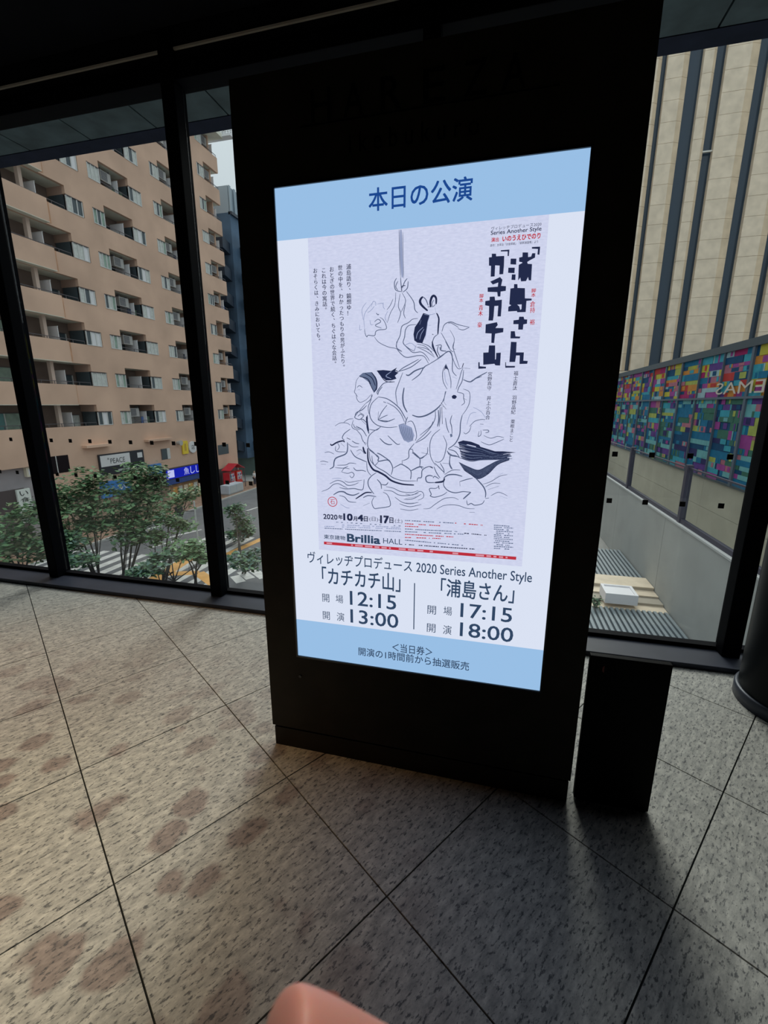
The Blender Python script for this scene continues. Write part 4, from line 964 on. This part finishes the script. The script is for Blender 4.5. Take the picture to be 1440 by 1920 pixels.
sign('shop_sign', 'long black sign with a white PEACE panel on the peach wall', (26.3, 30.6, -3.75, -2.15), .12, M_blk, b_peace)
E_sb = emis('lit_sign_blue', lin(30, 40, 190), .85); E_sw = emis('lit_sign_white', lin(205, 205, 255), 1.0)
def b_blue(mb, x, y0, y1, z0, z1):
    zm = z0+(z1-z0)*.38; face(mb, x, y0+.1, y1-.05, zm, z1-.04, E_sb)
    face(mb, x+.004, y0+.3, y0+1.1, zm+.12, z1-.12, E_sw)
    tx(mb, '魚', x, y0+2.4, y0+3.1, zm+.12, z1-.12, E_sw); tx(mb, 'し', x, y0+3.3, y0+3.9, zm+.12, z1-.12, E_sw); tx(mb, 'し', x, y0+4.1, y0+4.7, zm+.12, z1-.12, E_sw)
    face(mb, x, y0+.05, y1-.05, z0+.05, zm-.08, mat('sign_navy', (.02, .06, .25), .5))
sign('shop_sign', 'lit blue shop sign with white characters above the open shop front', (32.4, 38.0, -5.55, -4.10), .45, M_blk, b_blue)
def b_curve(mb, x, y0, y1, z0, z1):
    for i in range(3):
        yc = y0+(.42+.2*i)*(y1-y0); zc = (z0+z1)/2
        P = [(yc-.28+.1*j, zc+.16*sin(j*1.1+i)) for j in range(6)]
        for (a, b), (c, d_) in zip(P[:-1], P[1:]): mb.poly([(x, a, b-.05), (x, c, d_-.05), (x, c, d_+.05), (x, a, b+.05)], M_wht if i else M_curtg)
sign('shop_sign', 'wide blue signboard with pale brush marks behind the treetops', (26.1, 28.9, -5.4, -4.2), .15, M_blu, b_curve)
sign('shop_sign', 'small blue box sign on the wall left of the lit sign', (31.0, 32.3, -4.4, -3.5), .25, M_blu, lambda mb, x, y0, y1, z0, z1: face(mb, x, y0+.2, y1-.2, z0+.3, z1-.2, M_wgl2))
sign('shop_sign', 'small yellow sign beside a white round one high on the wall', (35.4, 36.15, -3.05, -1.85), .12, M_yel, lambda mb, x, y0, y1, z0, z1: face(mb, x, y0+.25, y1-.25, z0+.3, z1-.25, mat('sign_ochre', (.6, .38, .05), .6)))
t = thing('round_sign', (AX+.03, 36.8, -3.0), 'white round sign on the peach wall beside the yellow one', 'sign')
mb = MB(); mb.tube((AX+.03, 36.85, -2.5), (AX+.15, 36.85, -2.5), .55, .55, M_wht, 28); build(mb, 'board', t)
mb = MB(); tx(mb, '店', AX+.155, 36.62, 37.08, -2.72, -2.28, M_blk); build(mb, 'sign_print', t)
def b_vert(mb, x, y0, y1, z0, z1):
    for i, ch in enumerate('い食 居酒'): 
        if ch != ' ': tx(mb, ch, x, y0+.18*(y1-y0), y1-.18*(y1-y0), z1-(i+1)*(z1-z0)/5.2, z1-(i+.25)*(z1-z0)/5.2, M_blk)
sign('vertical_sign', 'tall white vertical sign at the far left of the block', (20.15, 20.95, -5.75, -3.65), .12, mat('vertical_sign_white', (.75, .80, .74), .6), b_vert, AX+.07)
sign('wall_lamp_box', 'small pale box on the grey wall above the white vertical sign', (20.9, 21.5, -2.95, -2.35), .25, mat('lamp_box_cream', (.70, .64, .50), .6), lambda mb, x, y0, y1, z0, z1: face(mb, x, y0+.1, y1-.1, z0+.1, z1-.1, M_wht))

# ---- dark building beyond the block
M_db = mat('slate_blue_cladding', (.065, .11, .17), .6, noise=(.22, .7), spec=.2); M_dbd = mat('dark_blue_cladding', (.02, .035, .06), .5, noise=(.7, .3)); M_dbl = mat('pale_louver', (.34, .42, .48), .5)
db = thing('office_building', (-34, 62, G), 'dark blue building with slanted balconies beyond the apartment block', 'building')
build(MB().box(-42, -30, 49, 92, -5.0, 22.0, M_db), 'wall', db)
for k in range(9):
    z = -4.2+k*2.75
    for y0 in (50.5, 56.5, 62.5, 69.5):
        q = MB(); y1 = y0+4.4
        v = [(-30, y0, z), (-28.3, y0, z+.35), (-28.3, y0, z+1.5), (-30, y0, z+1.15)]
        q.poly(v, M_dbd); q.poly([(a, y1, c+.0) for a, b, c in v][::-1], M_dbd)
        for a in range(4):
            b = (a+1) % 4; q.poly([v[b], v[a], (v[a][0], y1, v[a][2]), (v[b][0], y1, v[b][2])], M_dbd)
        build(q, 'slanted_balcony', db)
    q = MB(); v = [(49, z), (47.6, z+.35), (47.6, z+1.5), (49, z+1.15)]
    for x0, x1 in ((-35.5, -33.2), (-32.8, -30.3)):
        q.poly([(x0, a, c) for a, c in v], M_dbd); q.poly([(x1, a, c) for a, c in v][::-1], M_dbd)
        for a in range(4):
            b = (a+1) % 4; q.poly([(x0, v[b][0], v[b][1]), (x0, v[a][0], v[a][1]), (x1, v[a][0], v[a][1]), (x1, v[b][0], v[b][1])], M_dbd)
    build(q, 'slanted_balcony', db)
lv = MB()
for i in range(44): lv.box(-30.02, -29.9, 49+i*.95, 49.3+i*.95, 22.1, 24.6, M_dbl)
lv.box(-30.2, -29.8, 49, 92, 21.8, 22.1, M_dbd); o = build(lv, 'roof_louvers', db)
build(MB().box(-42, -30.1, 49, 92, 22, 24.6, M_dbl), 'roof_storey', db)
build(MB().box(-42, -29.6, 51, 84, G, -5.0, mat('base_green', (.16, .24, .22), .6, noise=(.8, .2))), 'base', db)
sign('notice_board', 'white board with dark characters at the foot of the dark blue building', (52.6, 54.7, -7.3, -5.2), .1, mat('board_white', (.60, .68, .68), .6), lambda mb, x, y0, y1, z0, z1: [tx(mb, c, x, y0+.5, y1-.5, z1-.62*(i+1), z1-.62*i-.15, M_blk) for i, c in enumerate('日一品')], -29.55)
# ---- vending machines, person, pole, low cabinet
M_vr = mat('vending_red', (.55, .02, .04), .35); M_vr2 = mat('vending_red_bright', (.75, .05, .03), .35)
def vending(x, y, label, m, gable):
    t = thing('vending_machine', (x, y, G+.1), label, 'vending machine', 'vending machines at the corner')
    z = G+.1
    build(MB().box(x-.38, x+.38, y-.52, y+.52, z, z+1.85, m), 'cabinet', t)
    mb = MB(); mb.box(x+.38, x+.40, y-.44, y+.30, z+.95, z+1.72, mat('vending_window', (.55, .60, .62), .2))
    for i in range(2):
        for j in range(5): mb.tube((x+.405, y-.36+j*.14, z+1.02+i*.36), (x+.405, y-.36+j*.14, z+1.22+i*.36), .045, .045, [M_wht, M_vr2, M_blu][(i+j) % 3], 8)
    build(mb, 'display_window', t)
    build(MB().box(x+.38, x+.40, y-.36, y+.20, z+.18, z+.42, M_blk), 'outlet', t)
    build(MB().box(x+.38, x+.405, y+.34, y+.46, z+.8, z+1.4, M_wfr), 'coin_panel', t)
    if gable: build(MB().box(x+.38, x+.39, y-.5, y+.5, z+.5, z+.85, M_vr2), 'red_band', t)
    return t
vending(-27.6, 41.2, 'red vending machine at the building corner, nearer one', M_vr, True)
vending(-27.6, 42.6, 'red vending machine with pale front, farther of the two', M_vr2, False)
t = thing('gabled_shelter', (-27.6, 42.0, G+.1), 'small dark frame with a peaked red roof above the vending machines', 'shelter')
mb = MB(); mb.prism([(0, 0), (0, 0), (0, 0)], 0, 0, M_vr) if False else None
mb = MB()
for ya, yb, za, zb_ in ((40.6, 42.0, G+2.15, G+2.75), (42.0, 43.4, G+2.75, G+2.15)):
    mb.poly([(-28.1, ya, za), (-27.0, ya, za), (-27.0, yb, zb_), (-28.1, yb, zb_)], M_vr); mb.poly([(-28.1, ya, za+.06), (-28.1, yb, zb_+.06), (-27.0, yb, zb_+.06), (-27.0, ya, za+.06)], M_vr)
    mb.poly([(-27.0, ya, za), (-27.0, yb, zb_), (-27.0, yb, zb_+.06), (-27.0, ya, za+.06)], M_vr)
build(mb, 'roof', t)
for yv in (40.65, 43.35):
    for xv in (-28.05, -27.05): build(MB().box(xv-.03, xv+.03, yv-.03, yv+.03, G+.1, G+2.17, M_rail), 'post', t)
t = thing('utility_cabinet', (-26.3, 39.6, G+.1), 'low pale grey street cabinet in front of the vending machines', 'cabinet')
build(MB().box(-26.8, -25.8, 38.3, 40.9, G+.2, G+1.05, mat('cabinet_grey', (.50, .55, .60), .6, noise=(1, .15))), 'body', t, bevel=.03)
build(MB().box(-26.75, -25.85, 38.35, 40.85, G+.1, G+.2, M_kerb), 'plinth', t)
build(MB().box(-25.8, -25.78, 38.5, 39.5, G+.28, G+.98, M_conc_d).box(-25.8, -25.78, 39.65, 40.7, G+.28, G+.98, M_conc_d), 'door', t)
# slender white street pole with a black signal box
pb = onZ(372, 1020, G); t = thing('street_pole', tuple(pb), 'slim white street pole with a black signal box', 'pole')
mb = MB(); mb.tube(pb, (pb.x, pb.y, G+2.9), .055, .045, mat('pole_white', (.55, .56, .54), .5), 10); build(mb, 'pole', t)
build(MB().tube((pb.x, pb.y, G+.0), (pb.x, pb.y, G+.12), .14, .12, M_kerb, 12), 'base', t)
build(MB().tube((pb.x, pb.y, G+2.25), (pb.x-1.35, pb.y+.35, G+2.05), .03, .03, M_rail, 8), 'arm', t)
c = Vector((pb.x-1.55, pb.y+.4, G+1.75)); build(MB().box(c.x-.2, c.x+.2, c.y-.15, c.y+.15, c.z, c.z+.6, M_blk), 'signal_box', t)

# ---- trees
M_bark = mat('bark', (.055, .05, .045), .9)
leaf_m = [mat('leaf_%s' % n, c, .6) for n, c in zip(('dark', 'mid', 'light', 'olive', 'teal'), ((.05, .12, .06), (.10, .21, .09), (.17, .29, .13), (.19, .22, .12), (.08, .16, .13)))]
def tree(label, base, puffs, trunks, seed, leafn=230, lm=(0, 1, 1, 2, 3), name='street_tree', cat='tree', ls=.13, group=None):
    """puffs: (u, v, ru, rv, dist) in photo pixels with the true distance in metres"""
    rnd = random.Random(seed)
    t = thing(name, tuple(base), label, cat, group or {'street_tree': 'street trees below the window', 'roadside_shrub': 'shrubs along the road'}.get(name))
    tr = MB(); lf = MB(); B = Vector(base)
    cs = []
    for (u, v, ru, rv, D) in puffs:
        c = atD(u, v, D); k = D/FPX*1.02
        cs.append((c, ru*k, rv*k))
    for i in range(trunks):
        s = B+Vector((rnd.uniform(-.12, .12), rnd.uniform(-.12, .12), 0)); tgt = [c for c in cs][i::trunks] or [cs[0]]
        for j, (c, a, b) in enumerate(tgt):
            m1 = s.lerp(Vector((c.x, c.y, c.z-b*.6)), .45)+Vector((rnd.uniform(-.15, .15), rnd.uniform(-.15, .15), .25)); e_ = Vector((c.x, c.y, c.z-b*.2))
            r0 = .055 if j == 0 else .03
            tr.tube(s, m1, r0, r0*.7, M_bark, 7); tr.tube(m1, e_, r0*.7, .02, M_bark, 6)
            for q in range(4):
                an = rnd.uniform(0, 2*pi); ee = c+Vector((cos(an)*a*.7, sin(an)*a*.7, rnd.uniform(-.3, .5)*b)); s2 = m1.lerp(e_, rnd.uniform(.2, .9)); tr.tube(s2, ee, .014, .004, M_bark, 5, False)
    build(tr, 'trunk', t)
    for (c, a, b) in cs:
        n = int(leafn*1.9*(a*b)**.6)+60
        clumps = [c+Vector((rnd.gauss(0, .5)*a, rnd.gauss(0, .5)*a, rnd.gauss(0, .5)*b)) for _ in range(max(5, int(n/26)))]
        for i in range(n):
            p = rnd.choice(clumps)+Vector((rnd.gauss(0, .27), rnd.gauss(0, .27), rnd.gauss(0, .08)))
            q = p-c
            if (q.x/a)**2+(q.y/a)**2+(q.z/b)**2 > 1.5: continue
            s_ = ls*rnd.uniform(.6, 1.3); an = rnd.uniform(0, 2*pi)
            dx = Vector((cos(an), sin(an), rnd.uniform(-.5, .5)))*s_; dy = Vector((-sin(an), cos(an), rnd.uniform(-.6, .6)))*s_*.55
            lf.poly([p-dx, p-dy, p+dx, p+dy], leaf_m[rnd.choice(lm)])
    o = build(lf, 'foliage', t); o['kind'] = 'stuff'
    return t
tree('leafy green tree at the far left, partly behind the left mullion', onZ(45, 1110, G), [(20, 985, 42, 26, 24), (55, 1010, 38, 24, 23.5), (15, 1035, 40, 22, 23), (60, 955, 26, 18, 24.5), (75, 1030, 22, 20, 23)], 3, 21, 260)
tree('tall airy green tree reaching the sign on the wall, multi stemmed', onZ(186, 1098, G), [(118, 925, 30, 20, 24), (165, 905, 34, 22, 25), (105, 960, 30, 24, 23.5), (150, 960, 44, 26, 24), (190, 985, 36, 22, 23.5), (130, 1000, 34, 20, 23), (175, 935, 30, 18, 24.5)], 4, 22, 300)
tree('tall green tree right of the multi stemmed one, in front of the blue box sign', onZ(232, 1104, G), [(262, 885, 36, 20, 24.5), (245, 915, 34, 24, 24), (282, 935, 32, 26, 24), (225, 955, 34, 24, 23.5), (265, 975, 36, 22, 23.5), (240, 1005, 38, 18, 23), (292, 900, 20, 18, 24.5)], 4, 23, 330)
tree('low spreading green tree below the open shop front', onZ(300, 1112, G), [(320, 945, 38, 14, 26), (352, 925, 24, 14, 26.5), (335, 985, 30, 12, 25), (300, 975, 30, 16, 24.5), (290, 1010, 36, 14, 23.5)], 3, 24, 300, (1, 2, 2, 3))
tree('small green tree just left of the right mullion', onZ(368, 1100, G), [(345, 1030, 30, 11, 22), (372, 1022, 20, 12, 22), (385, 1045, 18, 12, 21.5), (355, 1042, 24, 9, 21.5)], 3, 25, 330, (1, 2, 2, 1))
tree('dense green tree seen between the right mullion and the signboard', onZ(452, 1040, G), [(440, 955, 18, 16, 30), (456, 975, 18, 18, 30), (445, 1000, 20, 14, 29.5), (462, 992, 14, 14, 29.5)], 2, 26, 420, (0, 1, 1, 4))
tree('low dark green shrub under the tree right of the mullion', onZ(458, 1075, G), [(450, 1050, 26, 12, 21.5), (478, 1042, 18, 12, 22), (470, 1060, 26, 9, 21)], 2, 27, 420, (0, 1, 4, 4), 'roadside_shrub', 'shrub')
tree('dark green bush low at the left above the crosswalk', onZ(120, 1070, G), [(125, 1030, 26, 18, 21.5), (150, 1052, 24, 14, 20.5), (118, 1010, 22, 14, 22)], 2, 28, 420, (0, 0, 1, 4), 'roadside_shrub', 'shrub')
tree('dark green bush over the middle of the crosswalk', onZ(270, 1095, G), [(285, 1060, 24, 16, 20.5), (262, 1075, 20, 10, 20), (300, 1045, 18, 12, 21)], 2, 29, 380, (0, 0, 1, 4), 'roadside_shrub', 'shrub')
tree('tiny green shrub behind the white planter box', (3.62, 15.6, -5.45), [(1118, 1126, 9, 11, 15.95)], 2, 30, 1500, (0, 1, 2), 'terrace_shrub', 'shrub', .05)
# bare young tree with forked branches
bt = onZ(329, 1110, G); t = thing('bare_sapling', tuple(bt), 'bare young tree with forking dark branches over the orange marking', 'tree')
mb = MB(); z1 = G+.9
f0 = bt+Vector((0, 0, .55)); mb.tube(bt, f0, .06, .05, M_bark)
for dx_, dz_ in ((-1.0, .75), (-.45, 1.3), (.0, 1.7), (.5, 1.2), (1.05, .75)):
    e1 = f0+RT*dx_+Vector((0, .1*dx_, dz_)); mb.tube(f0, e1, .035, .012, M_bark)
    for s_ in (-.3, .3): mb.tube(f0.lerp(e1, .7), e1+RT*s_+Vector((0, 0, .25)), .012, .005, M_bark, 5)
build(mb, 'branches', t)

# ---- people
def skin_body(name, joints, edges, parent, m, sub=2):
    me = bpy.data.meshes.new(name); off = WLOC[parent.name]
    me.from_pydata([tuple(Vector(j[0])-Vector(off)) for j in joints], edges, [])
    o = bpy.data.objects.new(name, me); COL.objects.link(o); o.parent = parent
    me.materials.append(m)
    md = o.modifiers.new('skin', 'SKIN'); md.use_smooth_shade = True
    for i, j in enumerate(joints):
        r = j[1]; me.skin_vertices[0].data[i].radius = (r, r) if not isinstance(r, tuple) else r
        me.skin_vertices[0].data[i].use_root = (i == 0)
    sb = o.modifiers.new('sub', 'SUBSURF'); sb.levels = sub; sb.render_levels = sub
    dg = bpy.context.evaluated_depsgraph_get(); dg.update()
    nm = bpy.data.meshes.new_from_object(o.evaluated_get(dg)); o.modifiers.clear(); o.data = nm; nm.name = name
    for p in nm.polygons: p.use_smooth = True
    if not nm.materials: nm.materials.append(m)
    return o
M_skin2 = mat('skin_far', (.55, .38, .28), .6); M_shirt = mat('shirt_white', (.72, .70, .70), .8); M_trou = mat('trousers_dark', (.04, .04, .06), .8); M_hair = mat('hair_black', (.015, .013, .013), .7)
fp = onZ(461, 934, G+.1); fp = Vector((-26.2, 43.9, G+.1))
per = thing('person', tuple(fp), 'person in white shirt and dark trousers standing beside the vending machines', 'person')
def PV(x, y, z): return fp+Vector((x, y, z))
J = [(PV(0, 0, .95), .15), (PV(0, 0, 1.15), .14), (PV(0, 0, 1.36), .155), (PV(0, 0, 1.50), .06), (PV(.02, 0, 1.60), .085), (PV(.01, 0, 1.68), .09),
     (PV(0, .09, .88), .095), (PV(.03, .10, .50), .065), (PV(0, .10, .08), .045), (PV(.15, .11, .04), .035),
     (PV(0, -.09, .88), .095), (PV(-.02, -.10, .50), .065), (PV(-.05, -.10, .08), .045), (PV(.10, -.11, .04), .035),
     (PV(0, .19, 1.38), .055), (PV(.02, .24, 1.12), .042), (PV(.14, .22, .92), .032), (PV(.2, .21, .85), .03),
     (PV(0, -.19, 1.38), .055), (PV(.02, -.24, 1.12), .042), (PV(.14, -.22, .92), .032), (PV(.2, -.21, .85), .03)]
ED = [(0,1),(1,2),(2,3),(3,4),(4,5),(0,6),(6,7),(7,8),(8,9),(0,10),(10,11),(11,12),(12,13),(2,14),(14,15),(15,16),(16,17),(2,18),(18,19),(19,20),(20,21)]
skin_body('body', J, ED, per, M_skin2)
skin_body('shirt', [(J[0][0], .165), (J[1][0], .16), (J[2][0], .17), (J[14][0], .075), (J[15][0], .055), (J[18][0], .075), (J[19][0], .055)], [(0,1),(1,2),(2,3),(3,4),(2,5),(5,6)], per, M_shirt)
skin_body('trousers', [(J[0][0], .16), (J[6][0], .11), (J[7][0], .08), (PV(0, .10, .12), .065), (J[10][0], .11), (J[11][0], .08), (PV(-.05, -.10, .12), .065)], [(0,1),(1,2),(2,3),(0,4),(4,5),(5,6)], per, M_trou)
skin_body('hair', [(PV(-.02, 0, 1.64), .08), (PV(-.01, 0, 1.72), .085)], [(0, 1)], per, M_hair)

# the photographer's own finger at the lower edge of the view, with the rest of the hand just below it
def skin_mat():
    m = mat('finger_skin', (.74, .36, .30), .5)
    p = m.node_tree.nodes['Principled BSDF']; p.inputs['Subsurface Weight'].default_value = .35
    p.inputs['Subsurface Radius'].default_value = (.008, .003, .0015); p.inputs['Subsurface Scale'].default_value = 1.0
    return m
M_sk = skin_mat()
def C3(u, v, dep): return Vector((0, 0, CAMH))+ray(u, v)*dep
hand = thing('hand', tuple(C3(900, 2250, .14)), "photographer's fingertip reaching into the bottom edge of the view", 'hand')
tip = C3(516, 1938, .096)
idx = [(C3(1010, 2320, .145), .0135), (C3(900, 2170, .130), .0118), (C3(790, 2065, .118), .0104), (C3(680, 2005, .108), .0094), (C3(610, 1965, .101), .0088), (C3(548, 1945, .0975), .0092), (tip, .0088)]
palm = C3(1120, 2420, .155)
J = [(palm, .020), (palm+RT*.03, .021), (palm+RT*.055-UP*.005, .019)]
E = [(0, 1), (1, 2)]
k = len(J); J += idx; E += [(0, k)]+[(k+i, k+i+1) for i in range(len(idx)-1)]
for i, (off_, ln) in enumerate(((.018, .9), (.036, .85), (.054, .7))):
    b0 = palm+RT*off_+UP*.012; k = len(J)
    J += [(b0, .010), (b0+UP*.026*ln+FW*.010, .0088), (b0+UP*.040*ln+FW*-.010+RT*-.002, .0080), (b0+UP*.030*ln+FW*-.028, .0072)]
    E += [(min(2, i), k), (k, k+1), (k+1, k+2), (k+2, k+3)]
k = len(J); b0 = palm-UP*.012-RT*.012
J += [(b0, .013), (b0-RT*.024+UP*.004-FW*.012, .0115), (b0-RT*.040+UP*.020-FW*.02, .0095), (b0-RT*.046+UP*.036-FW*.024, .0080)]
E += [(0, k), (k, k+1), (k+1, k+2), (k+2, k+3)]
k = len(J); J += [(palm-UP*.05+RT*.03, .021), (palm-UP*.12+RT*.04, .024)]; E += [(1, k), (k, k+1)]
skin_body('body', J, E, hand, M_sk, 3)
# nail on the pointing finger (underside, facing away from the lens)
nl = MB(); cN = C3(600, 1968, .101)+FW*.0094
nr = (idx[-1][0]-idx[-3][0]).normalized(); ns = nr.cross(FW).normalized()
ring = [cN+nr*.0040*cos(a)+ns*.0034*sin(a)+FW*.0006 for a in [2*pi*i/16 for i in range(16)]]
nl.poly(ring, mat('nail', (.72, .50, .45), .3)); nl.poly([p-FW*.0008 for p in ring][::-1], MATS['nail']); build(nl, 'nail', hand)
